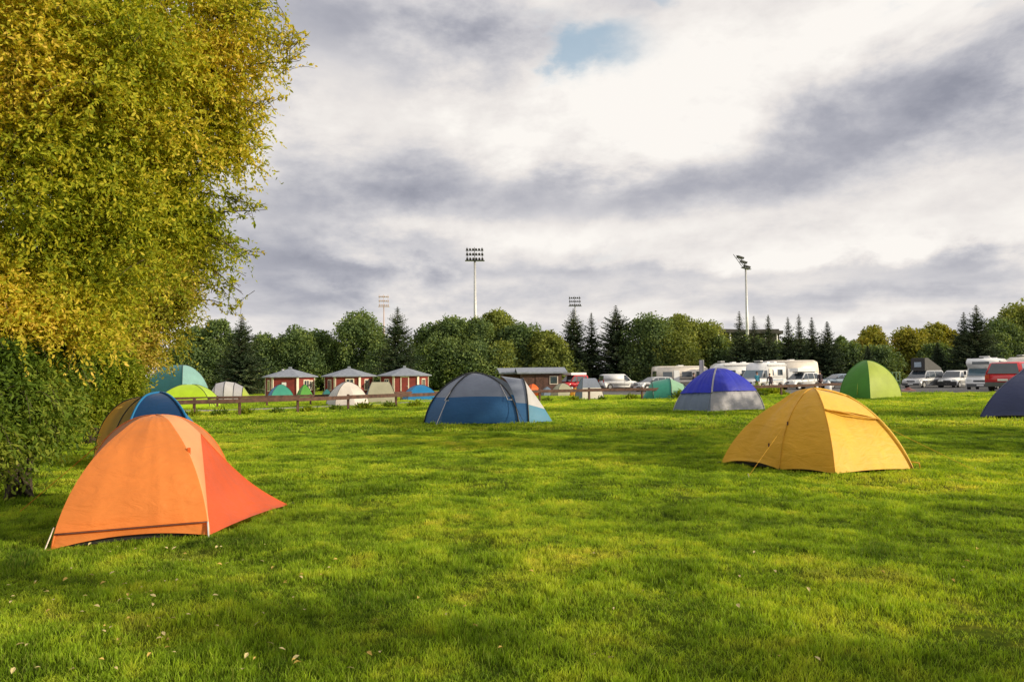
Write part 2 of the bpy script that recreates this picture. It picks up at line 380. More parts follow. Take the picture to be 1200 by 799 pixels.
# --- orange tent, nearest
def orange_tent():
    A = Vector((-4.34, 6.88, 0)); B = Vector((-3.06, 7.36, 0)); C = Vector((-2.80, 9.08, 0)); D = Vector((-3.75, 9.75, 0)); E = Vector((-5.32, 9.05, 0))
    O = Vector((-4.02, 8.22, 1.17)); loc = Vector((-4.1, 8.2, 0))
    for v in (A, B, C, D, E): v.z = hz(v.x, v.y)+0.01
    TENT_BASES.append([(v.x, v.y) for v in (A, B, C, D, E)])
    t = thing('dome_tent', 'orange dome tent with a red vestibule pegged out towards the lawn', 'tent', loc)
    A, B, C, D, E, O = shift((A, B, C, D, E, O), loc)
    n = 24
    aA = arc(A, O, 0.74, n); aB = arc(B, O, 0.72, n); aD = arc(D, O, 0.95, n); aE = arc(E, O, 1.0, n)
    aA = [p+Vector((0, 0, 0.10 if i == 0 else 0)) if False else p for i, p in enumerate(aA)]
    # front: main panel ends above a lower skirt
    k = 3
    obj('front_panel', panel_mesh('front_panel', aA, aB, 2/n, 1, 26, belly=0.045, off=0.035, wr=0.008, drape=0.0045), fab('orange', None), t)
    MB().tube([aA[2].lerp(aB[2], j/12)+(aB[2]-aA[2]).cross(Vector((0, 0, 1))).normalized()*0.03+Vector((0, 0, 0.0)) for j in range(13)], 0.006, 5).build('hem', M['cabin_brown'], t, True)  # dark hem tube paints the shaded gap under the panel's edge
    # the skirt below the front panel hangs a little behind it
    sk = panel_mesh('skirt', aA, aB, 0, 3/n, 20, cut=0.075, off=-0.012)
    obj('skirt', sk, fab('orange', None), t)
    obj('left_panel', panel_mesh('left_panel', aE, aA, 0, 1, 14, cut=0.05), fab('shaded_orange', None), t)
    obj('rear_panel', panel_mesh('rear_panel', aD, aE, 0, 1, 12), fab('shaded_orange', None), t)
    # brow point of the vestibule on the right
    Rb = P(235, 508, 8.35)-loc
    brow = []
    for i in range(n+1):
        tt = i/n; q = B.lerp(Rb, tt) + Vector((0.015, -0.02, 0))*math.sin(PI*tt)
        brow.append(q)
    top = [Rb.lerp(O, i/n)+Vector((0, 0, 0.085*math.sin(PI*i/n))) for i in range(n+1)]
    # side panel between pole B and the brow: rows follow the pole; other edge is brow then the line back to the apex
    kk = n//2
    edge = [brow[min(n, int(i*2))] if i <= kk else top[min(n, int((i-kk)*2))] for i in range(n+1)]
    obj('side_panel', panel_mesh('side_panel', [p+Vector((0.01, -0.01, 0.012)) for p in aB], edge, 0, 1, 10, cut=0.0, belly=0.01), fab('peach', None), t)
    ridge = [Rb.lerp(C, i/n)-Vector((0, 0, 0.10*math.sin(PI*i/n))) for i in range(n+1)][::-1]   # C -> Rb
    obj('vestibule_panel', panel_mesh('vestibule_panel', brow, ridge, 0, 1, 24, cut=0.03, belly=-0.02, wr=0.006, drape=0.004), fab('orange_red', None), t)
    dk = [D.lerp(Rb, i/n) for i in range(n+1)]
    obj('rear_vestibule_panel', panel_mesh('rear_vestibule_panel', ridge, dk, 0, 1, 8), fab('orange_red', None), t)
    dt = [aD[i].lerp(edge[i], 1) for i in range(n+1)]
    obj('rear_side_panel', panel_mesh('rear_side_panel', aD, [aD[0].lerp(Rb, min(1, i*2/n)) if i <= kk else edge[i] for i in range(n+1)], 0, 1, 8), fab('orange', None), t)
    for a, nm in ((aA, 'pole_sleeve'), (aE, 'pole_sleeve'), (aD, 'pole_sleeve')):
        MB().tube([p+Vector((0, 0, 0.004)) for p in a], 0.009, 6).build(nm, fab('orange', None), t, True)
    MB().tube([p+Vector((0.006, -0.012, 0.010)) for p in aB], 0.011, 6).build('pole_sleeve', fab('peach', None), t, True)
    MB().tube(ridge, 0.006, 6).build('edge_tape', fab('hot_orange', None), t, True)
    MB().tube([brow[i] for i in range(0, n+1)], 0.004, 5).build('zip', fab('orange_red', None), t, True)
    # pole foot sticking out at the front-left corner, pegs, door toggle
    MB().tube([aA[3]+Vector((-0.02, -0.02, -0.01)), A+Vector((-0.045, -0.05, -0.03))], 0.006, 6).build('pole_foot', M['trim_cream'], t)
    MB().tube([aB[2]+Vector((0.01, -0.02, 0)), B+Vector((0.02, -0.06, -0.03))], 0.008, 6).build('pole_foot', M['galvanised'], t)
    MB().tube([C, C+Vector((0.05, 0.02, 0.03)), C+Vector((0.10, 0.05, -0.03))], 0.006, 5).build('peg', M['dark_metal'], t)
    q = aB[13]
    MB().box(q+Vector((0.03, -0.03, -0.02)), (0.035, 0.012, 0.13), 0.5).build('toggle', fab('hot_orange', None), t, bevel=0.004)
    MB().box(q+Vector((0.045, -0.03, -0.16)), (0.03, 0.012, 0.05), 0.5).build('buckle', M['white_paint'], t, bevel=0.004)
    gs = MB(); pts = [A, B, D, E]; cen = sum(pts, Vector())/4; pts = [cen+(p-cen)*0.93 for p in pts]
    gs.add([p+Vector((0, 0, 0.0)) for p in pts]+[p+Vector((0, 0, 0.14)) for p in pts], [(0, 1, 5, 4), (1, 2, 6, 5), (2, 3, 7, 6), (3, 0, 4, 7), (4, 5, 6, 7)])
    gs.build('ground_sheet', M['black'], t)
    q = aE[14]; gp = E+Vector((-0.55, -0.35, 0))
    MB().tube([q, gp], 0.0035, 4).build('guy_line', fab('hot_orange', None), t)
orange_tent()

# --- yellow tent
def yellow_tent():
    Fc = Vector((4.84, 11.0, 0)); Rc = Vector((6.42, 11.75, 0)); Rb = Vector((5.75, 13.5, 0)); L = Vector((3.60, 12.65, 0)); Mc = Vector((4.27, 11.72, 0))
    for v in (Fc, Rc, Rb, L, Mc): v.z = hz(v.x, v.y)+0.01
    O = P(953, 455, 12.25); O2 = P(992, 464, 12.3); loc = Vector((5.0, 12.2, 0))
    TENT_BASES.append([(v.x, v.y) for v in (Fc, Rc, Rb, L, Mc)])
    t = thing('dome_tent', 'yellow dome tent standing alone on the open lawn', 'tent', loc)
    Fc, Rc, Rb, L, Mc, O, O2 = shift((Fc, Rc, Rb, L, Mc, O, O2), loc)
    n = 24
    aF = arc(Fc, O, 0.74, n); aR = arc(Rc, O2, 0.40, n); aB = arc(Rb, O2, 1.0, n); aL = arc(L, O, 0.56, n); aM = arc(Mc, O, 0.80, n)
    k = 15
    obj('front_panel', panel_mesh('front_panel', aF, aR, 0, 1, 26, cut=0.03, belly=-0.035, wr=0.014, drape=0.006), fab('yellow', None), t)
    obj('left_panel', panel_mesh('left_panel', aM, aF, 0, 1, 14, cut=0.04, belly=0.02, wr=0.008), fab('amber', None), t)
    obj('vestibule_panel', panel_mesh('vestibule_panel', aL, aM, 0, 1, 16, cut=0.09, belly=-0.03, wr=0.018, drape=0.006), fab('amber', None), t)
    obj('right_panel', panel_mesh('right_panel', aR, aB, 0, 1, 14), fab('yellow_top', None), t)
    obj('rear_panel', panel_mesh('rear_panel', aB, aL, 0, 1, 16), fab('yellow', None), t)
    # brow flap over the door and its rolled hem
    i0 = int(n*0.60)
    obj('brow_flap', panel_mesh('brow_flap', aF, aR, i0/n, 1, 22, off=0.02, belly=0.035), fab('yellow_top', None), t)
    hem = []
    for j in range(21):
        s = j/20; hem.append(aF[i0].lerp(aR[i0], s)+Vector((0, -0.035-0.03*4*s*(1-s), 0.012+0.012*math.sin(s*7))))
    MB().tube(hem, 0.013, 6).build('brow_hem', fab('amber', None), t, True)
    for a in (aF, aM): MB().tube([p+Vector((0, -0.006, 0.004)) for p in a], 0.008, 6).build('pole_sleeve', fab('amber', None), t, True)
    MB().tube([p+Vector((0, -0.01, 0.012)) for p in aR], [0.014+0.020*math.sin(PI*i/n)**0.8*(1-i/n*0.5) for i in range(n+1)], 8).build('pole_sleeve', fab('yellow_top', None), t, True)
    MB().tube([O.lerp(O2, i/8)+Vector((0, -0.008, 0.006+0.02*math.sin(PI*i/8))) for i in range(9)], 0.016, 6).build('ridge_sleeve', fab('yellow_top', None), t, True)
    MB().tube([p+Vector((0.0, -0.03, -0.012)) for p in aR[:20]], 0.006, 5).build('zip', M['cabin_brown'], t, True)
    zp = [aM[i].lerp(aF[i], 0.0)+Vector((-0.01, -0.012, 0)) for i in range(0, 13)]
    MB().tube(zp, 0.006, 5).build('zip', fab('amber', None), t, True)
    for q in (aM[10], aM[5].lerp(aL[5], 0.25)):
        MB().box(q+Vector((-0.01, -0.03, 0)), (0.03, 0.012, 0.06), 0.5).build('toggle', M['cabin_brown'], t, bevel=0.004)
    for q, d in ((Rc, Vector((0.14, 0.02, 0))), (Fc, Vector((0.02, -0.09, 0))), (L, Vector((-0.10, 0.02, 0))), (Mc, Vector((-.04, -.07, 0)))):
        MB().tube([q+Vector((0, 0, 0.03)), q+d], 0.006, 5).build('peg_loop', M['black'], t)
    st = [aR[2]+Vector((0.02, -0.02, 0)), Rc+Vector((0.10, -0.02, 0.10)), Rc+Vector((0.11, -0.03, 0.0))]
    MB().tube(st, 0.010, 5).build('strap', fab('amber', None), t, True)
    for a, pg in ((aM[11], Mc+Vector((-0.75, -0.75, 0))), (aR[12], Rc+Vector((0.85, -0.25, 0)))):
        MB().tube([a, pg], 0.0028, 4).build('guy_line', fab('amber', None), t); MB().tube([pg+Vector((0, 0, 0.05)), pg+Vector((0.03, 0, -0.05))], 0.005, 5).build('peg', M['galvanised'], t)
    gs = MB(); pts = [Fc, Rc, Rb, L]; cen = sum(pts, Vector())/4; pts = [cen+(p-cen)*0.90 for p in pts]
    gs.add([p for p in pts]+[p+Vector((0, 0, 0.08)) for p in pts], [(0, 1, 5, 4), (1, 2, 6, 5), (2, 3, 7, 6), (3, 0, 4, 7), (4, 5, 6, 7)])
    gs.build('ground_sheet', M['black'], t)
yellow_tent()

# --- yellow and blue tent behind the orange one
def blue_awning_tent():
    Y = 13.2; loc = Vector((P(180, 440, Y).x, Y, 0))
    loc.z = hz(loc.x, loc.y)
    t = thing('dome_tent', 'yellow dome tent with a blue hooded door behind the orange tent', 'tent', loc)
    def q(px, Yy, z): return Vector((P(px, 440, Yy).x, Yy, z))-loc+Vector((0, 0, loc.z))
    a = q(148, 12.5, 0); b = q(232, 12.5, 0); tip = q(262, 12.9, 0); c = q(215, 14.4, 0); d = q(112, 14.3, 0)
    o = q(188, 13.3, 1.33); n = 16
    o1 = q(166, 13.9, 1.22)
    aA = arc(a, o, 1.25, n); aB = arc(b, o, 0.95, n); aC = arc(c, o1, 0.9, n); aD = arc(d, o1, 1.05, n); aT = arc(tip, o, 0.35, n)
    obj('front_panel', panel_mesh('front_panel', aA, aB, 0, 1), fab('deep_blue', None), t)
    obj('side_panel', panel_mesh('side_panel', aB, aT, 0, 1), fab('sky', None), t)
    am = arc(q(128, 12.7, 0), q(178, 13.4, 1.29), 0.95, n)
    obj('left_panel', panel_mesh('left_panel', am, aA, 0, 1), fab('gold', None), t)
    obj('left_panel', panel_mesh('left_panel', aD, am, 0, 1), fab('gold', None), t)
    obj('rear_panel', panel_mesh('rear_panel', aC, aD, 0, 1), fab('gold', None), t)
    obj('right_panel', panel_mesh('right_panel', aT, aC, 0, 1), fab('deep_blue', None), t)
    for x in (aD, am): MB().tube([p+Vector((0, 0, 0.01)) for p in x], 0.012, 5).build('pole_sleeve', M['black'], t, True)
    for x in (aA, aB): MB().tube([p+Vector((0, -0.01, 0.01)) for p in x], 0.02, 6).build('hood_edge', fab('sky', None), t, True)
blue_awning_tent()

# --- large blue and grey tent
def family_tent():
    Y = 24.2; loc = Vector((P(570, 440, Y).x, Y, 0))
    loc.z = hz(loc.x, loc.y)
    t = thing('family_tent', 'large tent with grey top and blue lower walls in mid-meadow', 'tent', loc)
    def q(px, Yy, z): return Vector((P(px, 440, Yy).x, Yy, z))-loc+Vector((0, 0, loc.z))
    n = 20
    L = q(497, 23.9, 0); Fm = q(516, 23.2, 0); Rf = q(619, 23.4, 0); T = q(647, 23.9, 0); Lb = q(505, 26.2, 0); Rb = q(622, 26.2, 0)
    O = q(556, 24.6, 1.63)
    aL = arc(L, O, 0.75, n); aF = arc(Fm, O, 0.72, n)
    # arch over the doorway, leaning down to the front right
    Rc = q(607, 23.3, 0.0); aR = arc(Rc, O, 0.95, n)
    aBk = arc(Lb, O, 0.85, n); aRb = arc(Rb, O, 0.9, n)
    bl, gr = fab('blue', None), fab('grey', None)
    tf = 0.45
    def two(name, A_, B_, **k):
        # split by height, not by arc length: resample both edges so the boundary stays level
        def cut(Ar):
            h = O.z*0.52; res = []
            for lo, hi, m in ((0, h, n//2), (h, None, n//2)):
                pass
            zs = [p.z for p in Ar]; top = zs[-1]
            tgt = [h*i/(n/2) for i in range(n//2)]+[h+(top-h)*math.sin((i/(n/2))*PI/2) for i in range(n//2+1)]
            out = []
            for z in tgt:
                j = 0
                while j < len(zs)-2 and zs[j+1] < z: j += 1
                f = 0 if zs[j+1] == zs[j] else min(1, max(0, (z-zs[j])/(zs[j+1]-zs[j])))
                out.append(Ar[j].lerp(Ar[j+1], f))
            return out
        a, b = cut(A_), cut(B_)
        obj('lower_'+name, panel_mesh(name, a, b, 0, 0.5, 14, **k), bl, t)
        obj('upper_'+name, panel_mesh(name, a, b, 0.5, 1, 14, **k), gr, t)
    aF2 = arc(Fm, O, 0.80, 60); aR2 = arc(Rc, O, 0.95, 60); aL2 = arc(L, O, 0.80, 60); B2 = arc(Lb, O, 0.85, 60); C2 = arc(Rb, O, 0.9, 60)
    two('side_panel', aL2, aF2); two('front_panel', aF2, aR2, belly=0.06); two('rear_panel', C2, B2); two('end_panel', B2, aL2)
    # porch section at the right: its own hoop
    hoopf = arc(Rf, q(612, 24.2, 1.42), 0.95, 60); hoopb = arc(Rb, q(612, 24.2, 1.42), 0.95, 60)
    def porch(A_, B_, nm):
        m_ = panel_mesh(nm, A_, B_, 0, 0.3, 8); obj('lower_'+nm, m_, bl, t)
        obj('upper_'+nm, panel_mesh(nm, A_, B_, 0.3, 1, 8), gr, t)
    mid_top = q(585, 24.3, 1.52)
    sd = [Vector(p) for p in arc(Rc, mid_top, 0.9, 60)]
    porch(sd, hoopf, 'porch_panel'); porch(hoopb, arc(Rb, mid_top, 0.9, 60), 'porch_rear_panel')
    # pale vestibule wedge
    edge = arc(T, q(612, 24.2, 1.42), 0.12, 60); hf = [p+Vector((0.02, -0.01, 0)) for p in hoopf]
    obj('lower_vestibule_panel', panel_mesh('vestibule', hf, edge, 0, 0.28, 8), fab('light_blue', None), t)
    obj('upper_vestibule_panel', panel_mesh('vestibule', hf, edge, 0.28, 1, 8), fab('pale', None), t)
    obj('rear_vestibule_panel', panel_mesh('vestibule', edge, hoopb, 0, 1, 8), fab('pale', None), t)
    for a in (aR2, aL2, hoopf): MB().tube([p+Vector((0, -0.02, 0.02)) for p in a[::3]], 0.022, 6).build('pole_sleeve', M['black'], t, True)
    MB().tube([p+Vector((0, -0.02, 0.02)) for p in aF2[20::3]], 0.022, 6).build('pole_sleeve', M['black'], t, True)
    # pale webbing straps pulled down from the poles
    for (p0, p1, p2) in ((aF2[34], aF2[20]+Vector((-0.06, -0.1, 0)), aF2[20]+Vector((0.08, -0.12, 0))), (aR2[34], aR2[19]+Vector((-.14, -.12, 0)), aR2[19]+Vector((0.0, -.1, 0)))):
        MB().tube([p0+Vector((-.02, -.05, 0)), p1, p2], 0.014, 5).build('strap', fab('pale', None), t)
    MB().tube([aF2[20]+Vector((0, -.1, 0)), Fm+Vector((-.12, -.25, 0))], 0.012, 5).build('guy_line', fab('pale', None), t)
    MB().tube([aR2[19]+Vector((0, -.1, 0)), Rc+Vector((0.2, -.3, 0))], 0.008, 5).build('guy_line', M['black'], t)
    TENT_BASES.append([(v.x+loc.x, v.y+loc.y) for v in (L, Fm, Rf, T, Rb, Lb)])
family_tent()

def base_at(px, Y): return G(px, Y)
# --- blue and silver tent (right of the middle)
def blue_silver():
    Y = 30.2; loc = G(841, Y)
    t = thing('dome_tent', 'dome tent with royal blue top and silver lower walls before the campers', 'tent', loc)
    def q(px, Yy, z): return Vector((P(px, 440, Yy).x, Yy, loc.z+z))-loc
    L = q(788, 29.8, 0); Fc = q(832, 28.6, 0); Rr = q(895, 29.9, 0); Bk = q(850, 32, 0); O = q(840, 30.2, 1.73); n = 40
    A = [arc(v, O, b, n) for v, b in ((L, 0.62), (Fc, 0.82), (Rr, 0.78), (Bk, 0.8))]
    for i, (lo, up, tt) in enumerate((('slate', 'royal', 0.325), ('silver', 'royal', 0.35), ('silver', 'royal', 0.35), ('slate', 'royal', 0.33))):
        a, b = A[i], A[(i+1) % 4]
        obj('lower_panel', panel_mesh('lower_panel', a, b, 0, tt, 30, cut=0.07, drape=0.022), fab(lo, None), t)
        # rain cover lies over the inner walls and ends in a shaped hem
        obj('rain_cover', panel_mesh('rain_cover', a, b, tt-0.03, 1, 30, off=0.05, belly=0.04, drape=0.014), fab(up, None), t)
    for a in A: MB().tube([p+Vector((0, -.01, .01)) for p in a], 0.018, 5).build('pole_sleeve', fab('silver', None), t, True)
    MB().tube([A[1][i]+Vector((0, -.07, .02)) for i in range(12, 38)], 0.035, 6).build('cover_strap', fab('silver', None), t, True)
    for i, a in enumerate(A):
        d = Vector((a[0].x, a[0].y, 0)).normalized(); MB().tube([a[15], a[0]+d*0.75], 0.006, 4).build('guy_line', M['black'], t)
    TENT_BASES.append([(v.x+loc.x, v.y+loc.y) for v in (L, Fc, Rr, Bk)])
blue_silver()

# --- green dome
def green_dome():
    Y = 40.0; loc = G(1019, Y)
    t = thing('dome_tent', 'green dome tent, one half dark green and one half lime, near the car park', 'tent', loc)
    def q(px, Yy, z): return Vector((P(px, 440, Yy).x, Yy, loc.z+z))-loc
    L = q(983, 40.3, 0); Fc = q(1019, 38.4, 0); Rr = q(1056, 40.0, 0); Bk = q(1020, 42, 0); O = q(1016, 40.2, 2.03); n = 18
    A = [arc(v, O, 0.86, n) for v in (L, Fc, Rr, Bk)]
    cols = ('green', 'lime', 'lime', 'green')
    for i in range(4): obj('fly_panel', panel_mesh('fly_panel', A[i], A[(i+1) % 4], 0, 1, 12, belly=0.09), fab(cols[i], None), t)
    for a in A: MB().tube([p+Vector((0, 0, .01)) for p in a], 0.018, 5).build('pole_sleeve', fab('green', None), t, True)
    zz = [A[0][i].lerp(A[1][i], 0.55)+Vector((0, -0.12, 0.03)) for i in range(1, 11)]
    MB().tube(zz, 0.018, 5).build('zip', fab('lime', None), t, True)
    TENT_BASES.append([(v.x+loc.x, v.y+loc.y) for v in (L, Fc, Rr, Bk)])
green_dome()
# --- navy dome at the frame edge
def navy_dome():
    Y = 24.2; loc = G(1218, Y)
    t = thing('dome_tent', 'navy blue dome tent cut off by the edge of the picture beside the red car', 'tent', loc)
    def q(px, Yy, z): return Vector((P(px, 440, Yy).x, Yy, loc.z+z))-loc
    L = q(1146, 23.4, 0); Fc = q(1242, 22.3, 0); Rr = q(1292, 24, 0); Bk = q(1200, 26.5, 0); O = q(1218, 24.2, 1.74); n = 18
    A = [arc(v, O, 0.5, n) for v in (L, Fc, Rr, Bk)]
    for i in range(4): obj('fly_panel', panel_mesh('fly_panel', A[i], A[(i+1) % 4], 0.0, 1, 12, cut=0.10, belly=0.05), fab('navy', None), t)
    for a in A: MB().tube([p+Vector((0, 0, .01)) for p in a], 0.014, 5).build('pole_sleeve', fab('navy', None), t, True)
    hem = [L.lerp(Fc, i/10)+Vector((0, -.02, .04+0.08*4*(i/10)*(1-i/10))) for i in range(11)]
    MB().tube(hem, 0.02, 5).build('hem', M['black'], t, True)
    TENT_BASES.append([(v.x+loc.x, v.y+loc.y) for v in (L, Fc, Rr, Bk)])
navy_dome()

def D(px, Y, wpx, hpx, *a, **k):
    """distant dome: pixel width/height turned into metres at distance Y"""
    s = Y/F; loc = G(px, Y); w = wpx*s; h = hpx*s
    label = a[0]; mats = a[1]; rz = k.pop('rz', 0.3); l = k.pop('l', w*0.85)
    # corner-on width correction
    ww = w/(abs(math.cos(rz))+abs(math.sin(rz))*l/w)
    return dome(label, loc, rz, ww, l*ww/w, h, mats, **k)
f_ = lambda k: fab(k, None)
# teal family tent and lime tent (behind the fence at left)
D(207, 41.5, 72, 47, 'big teal tent with a paler right half by the yellow willow', [f_('teal'), f_('pale_teal'), f_('teal'), f_('teal')], rz=-0.35, bulge=0.95, ridge=0.9, pole='black', l=2.6)
D(222, 38.2, 66, 27, 'low lime green tent in front of the teal tent', [f_('bright_lime'), f_('bright_lime'), f_('bright_lime'), f_('lime')], rz=0.15, bulge=0.85, ridge=0.3)
def tunnel(label, px, Y, wpx, hpx, rz, mats, hoops, l=1.9, group=None):
    """tunnel tent: arched hoops in a row along local x, cloth between them, sloping ends"""
    s = Y/F; loc = G(px, Y); Lm = wpx*s/max(0.6, abs(math.cos(rz))); hh = hpx*s
    t = thing('tunnel_tent', label, 'tent', loc, rz, group); nn = 14
    xs = [(-0.5+h_[0])*Lm for h_ in hoops]; hs = [h_[1]*hh for h_ in hoops]; ws = [h_[1]**0.5*l for h_ in hoops]
    arcs = []
    for x, h, w in zip(xs, hs, ws):
        arcs.append([Vector((x, -w/2*math.cos(PI*i/nn)*(1 if h > 0.1 else 1), h*math.sin(PI*i/nn)**0.75 if 0 < i < nn else 0)) for i in range(nn+1)])
    for i in range(len(arcs)-1):
        a, b = arcs[i], arcs[i+1]
        vs = a+b; fs = [(j, j+1, j+nn+2, j+nn+1) for j in range(nn)]
        obj('fly_panel', mesh('fly_panel', vs, fs, True), mats[i], t)
    for a, h in zip(arcs, hs):
        if h > 0.3: MB().tube([p*1.005 for p in a], 0.022, 5).build('hoop', M['dark_metal'], t, True)
    return t
tunnel('grey ribbed tunnel tent with a yellow end behind the rail fence', 269, 49.5, 50, 23.5, 0.25, [f_('pale'), f_('silver'), f_('pale'), f_('silver'), f_('lime')], [(0.0, 0.05), (0.22, 0.9), (0.42, 1.0), (0.62, 0.93), (0.80, 0.72), (1.0, 0.05)], l=2.2)
D(329, 50, 36, 19, 'small green tent with a blue flank in front of the first red cabin', [f_('sea_green'), f_('mid_green'), f_('teal'), f_('sky')], rz=0.5)
D(331, 49, 17, 6.5, 'pale green low shelter before the small green tent', [f_('mint'), f_('lime'), f_('mint'), f_('mint')], rz=0.3, trim=False, name='awning_tent')
D(357, 50.5, 23, 18.5, 'bright green pointed tent at the corner of the first red cabin', [f_('mid_green'), f_('lime'), f_('mid_green'), f_('mid_green')], rz=0.6, bulge=0.6)
D(383, 54, 15, 12, 'small teal tent half hidden by the white dome tent', [f_('teal'), f_('sea_green'), f_('teal'), f_('teal')], rz=0.4)
D(407, 39.5, 52, 27, 'white dome tent behind the rail fence before the second cabin', [f_('cream'), f_('cream'), f_('pale'), f_('pale')], rz=0.55, bulge=0.8, vest=[(0, 0.5, f_('cream'))])
D(446, 42.5, 42, 24, 'beige ridge tent right of the white dome tent', [f_('beige'), f_('cream'), f_('beige'), f_('slate')], rz=0.25, bulge=0.35, ridge=1.0)
D(492, 47, 44, 18, 'bright blue low dome tent in front of the third red cabin', [f_('sky'), f_('cyan'), f_('sky'), f_('sky')], rz=0.35, bulge=0.9)
D(624, 58, 20, 15, 'orange tent peeping out behind the large grey and blue tent', [f_('hot_orange'), f_('gold'), f_('hot_orange'), f_('hot_orange')], rz=0.6, bulge=0.9)
D(641, 60, 16, 11, 'small slate tent left of the beige and green one', [f_('slate'), f_('grey'), f_('slate'), f_('slate')], rz=0.3)
D(659, 57, 28, 15.5, 'beige and green dome tent before the red camper', [f_('beige'), f_('mint'), f_('beige'), f_('beige')], rz=0.4, bulge=0.9)
D(674, 54, 14, 11, 'tiny orange tent between the beige and the grey tents', [f_('gold'), f_('hot_orange'), f_('gold'), f_('gold')], rz=0.5)
D(690, 45, 33, 24.5, 'grey blue tent with a cream porch behind the rail fence', [(f_('cream'), f_('grey'), 0.4), (f_('cream'), f_('pale'), 0.3), f_('grey'), f_('slate')], rz=0.3, bulge=0.6, ridge=0.8)
tunnel('sea green tunnel tent with a pale mint tail by the caravans', 783, 44, 60, 24, -0.1, [f_('sea_green'), f_('sea_green'), f_('mint'), f_('mint')], [(0.0, 0.05), (0.18, 0.82), (0.52, 1.0), (0.78, 0.7), (1.0, 0.05)], l=2.2)

# ------------------------------------------------------------------ fences
def fence(pts, label, post_h, rail_z, rail_t, mat, post_w=0.11, gap=None):
    t = thing('rail_fence', label, 'fence', (pts[0].x, pts[0].y, pts[0].z), 0)
    o = pts[0]
    for i, p in enumerate(pts):
        MB().box(p-o+Vector((0, 0, post_h/2-0.05)), (post_w, post_w, post_h+0.1), 0.3+0.1*random.random()).build('post', mat, t, bevel=0.012)
    for i in range(len(pts)-1):
        a = pts[i]-o; b = pts[i+1]-o; d = b-a; ang = math.atan2(d.y, d.x)
        q = (a+b)/2+Vector((math.sin(ang)*0.085, -math.cos(ang)*0.085, rail_z+random.uniform(-.012, .012)))
        m = Matrix.Rotation(ang, 3, 'Z') @ Matrix.Rotation(-math.atan2(d.z, d.xy.length), 3, 'Y')
        MB().box(q, (d.length+0.06-0.004*(i % 2), 0.055+0.004*(i % 2), rail_t), mtx=m).build('rail', mat, t, bevel=0.01)
    return t
fp = [G(px, Y) for px, Y in ((150, 28.2), (190, 28.7), (228, 29.2), (281, 30.0), (349, 31.4), (408, 33.4), (464, 35.6), (519, 37.6), (576, 39.5), (632, 41.0), (690, 42.2), (752, 43.0), (812, 44.0), (868, 45), (915, 46), (960, 47), (1000, 48))]
fence(fp, 'low brown rail fence crossing the meadow before the small tents', 0.74, 0.60, 0.17, M['fence_wood'])
fp2 = [G(px, Y) for px, Y in ((200, 37.2), (255, 37.6), (313, 38.4), (364, 39.4), (415, 42.4), (470, 45.6), (530, 49), (590, 51.5))]
fence(fp2, 'second low rail fence on the far side of the gravel path', 0.62, 0.52, 0.12, M['fence_wood'], 0.10)

# ------------------------------------------------------------------ cabins
def hex_cabin(px, Y, label, rz, var):
    loc = G(px, Y); t = thing('hexagonal_cabin', label, 'cabin', loc, rz, 'red hexagonal cabins by the trees')
    Rr = 2.33; hw = 1.95
    cs = [Vector((Rr*math.cos(2*PI*i/6), Rr*math.sin(2*PI*i/6), 0)) for i in range(6)]
    MB().add(cs+[c+Vector((0, 0, hw)) for c in cs], [(i, (i+1) % 6, (i+1) % 6+6, i+6) for i in range(6)]).build('wall', M['cabin_red'], t)
    ro = Rr+0.38; e = [Vector((ro*math.cos(2*PI*i/6), ro*math.sin(2*PI*i/6), hw-0.06)) for i in range(6)]
    e2 = [v+Vector((0, 0, 0.09)) for v in e]
    rf = MB().add(e+e2+[Vector((0, 0, hw+0.82))], [(i, (i+1) % 6, (i+1) % 6+6, i+6) for i in range(6)]+[(i+6, (i+1) % 6+6, 12) for i in range(6)]+[tuple(range(5, -1, -1))]).build('roof', M['roof_grey'], t)
    MB().box((0, 0, hw+0.86), (0.3, 0.3, 0.2)).build('vent_cap', M['roof_grey'], rf, bevel=0.03)
    for i in range(6):
        c = cs[i]*1.006
        MB().box(c+Vector((0, 0, hw/2-0.04)), (0.07, 0.22, hw-0.1), 2*PI*i/6).build('corner_trim', M['trim_cream'], t)
    def plate(i, w, h, z, dx=0.0, kind='window'):
        a, b = cs[i], cs[(i+1) % 6]; m = (a+b)/2; nn = m.normalized(); al = (b-a).normalized(); ang = math.atan2(al.y, al.x)
        c = m+al*dx+nn*0.03+Vector((0, 0, z))
        fr = MB().box(c, (w+0.2, 0.06, h+0.2), ang).build(kind if kind == 'door' else 'window', M['trim_cream'], t)
        MB().box(c+nn*0.025, (w, 0.03, h), ang).build('pane' if kind != 'door' else 'door_leaf', M['glass'] if kind != 'door' else M['cabin_red'], fr)
        if kind != 'door': MB().box(c+nn*0.048, (0.05, 0.02, h), ang).build('mullion', M['trim_cream'], fr)
        else:
            MB().box(c+nn*0.05+al*(w*0.35), (0.04, 0.06, 0.14), ang).build('handle', M['galvanised'], fr)
    # faces: 4 = front (towards -y), 5 = front right, 3 = front left
    for f in (3, 5): plate(f, 0.6, 0.9, 1.1)
    if var == 0:
        m = (cs[4]+cs[5])/2+Vector((-0.1, -0.03, 1.25)); MB().box(m, (0.42, 0.04, 0.34)).build('notice_board', M['white_paint'], t, bevel=0.01)
        plate(5, 0.35, 0.8, 1.1, 0.62)
        MB().tube([(-0.9, 0.9, hw), (-0.9, 0.9, hw+0.75)], 0.12, 8).build('flue', M['galvanised'], t, True)
    elif var == 1: plate(4, 0.62, 0.85, 1.2, 0.25); plate(5, 0.75, 1.7, 0.9, 0.6, 'door') if False else None
    else: plate(4, 0.62, 1.7, 0.92, -0.1, 'door')
    return t
hex_cabin(340, 71, 'red hexagonal cabin with a white notice board behind the green tents', R(4), 0)
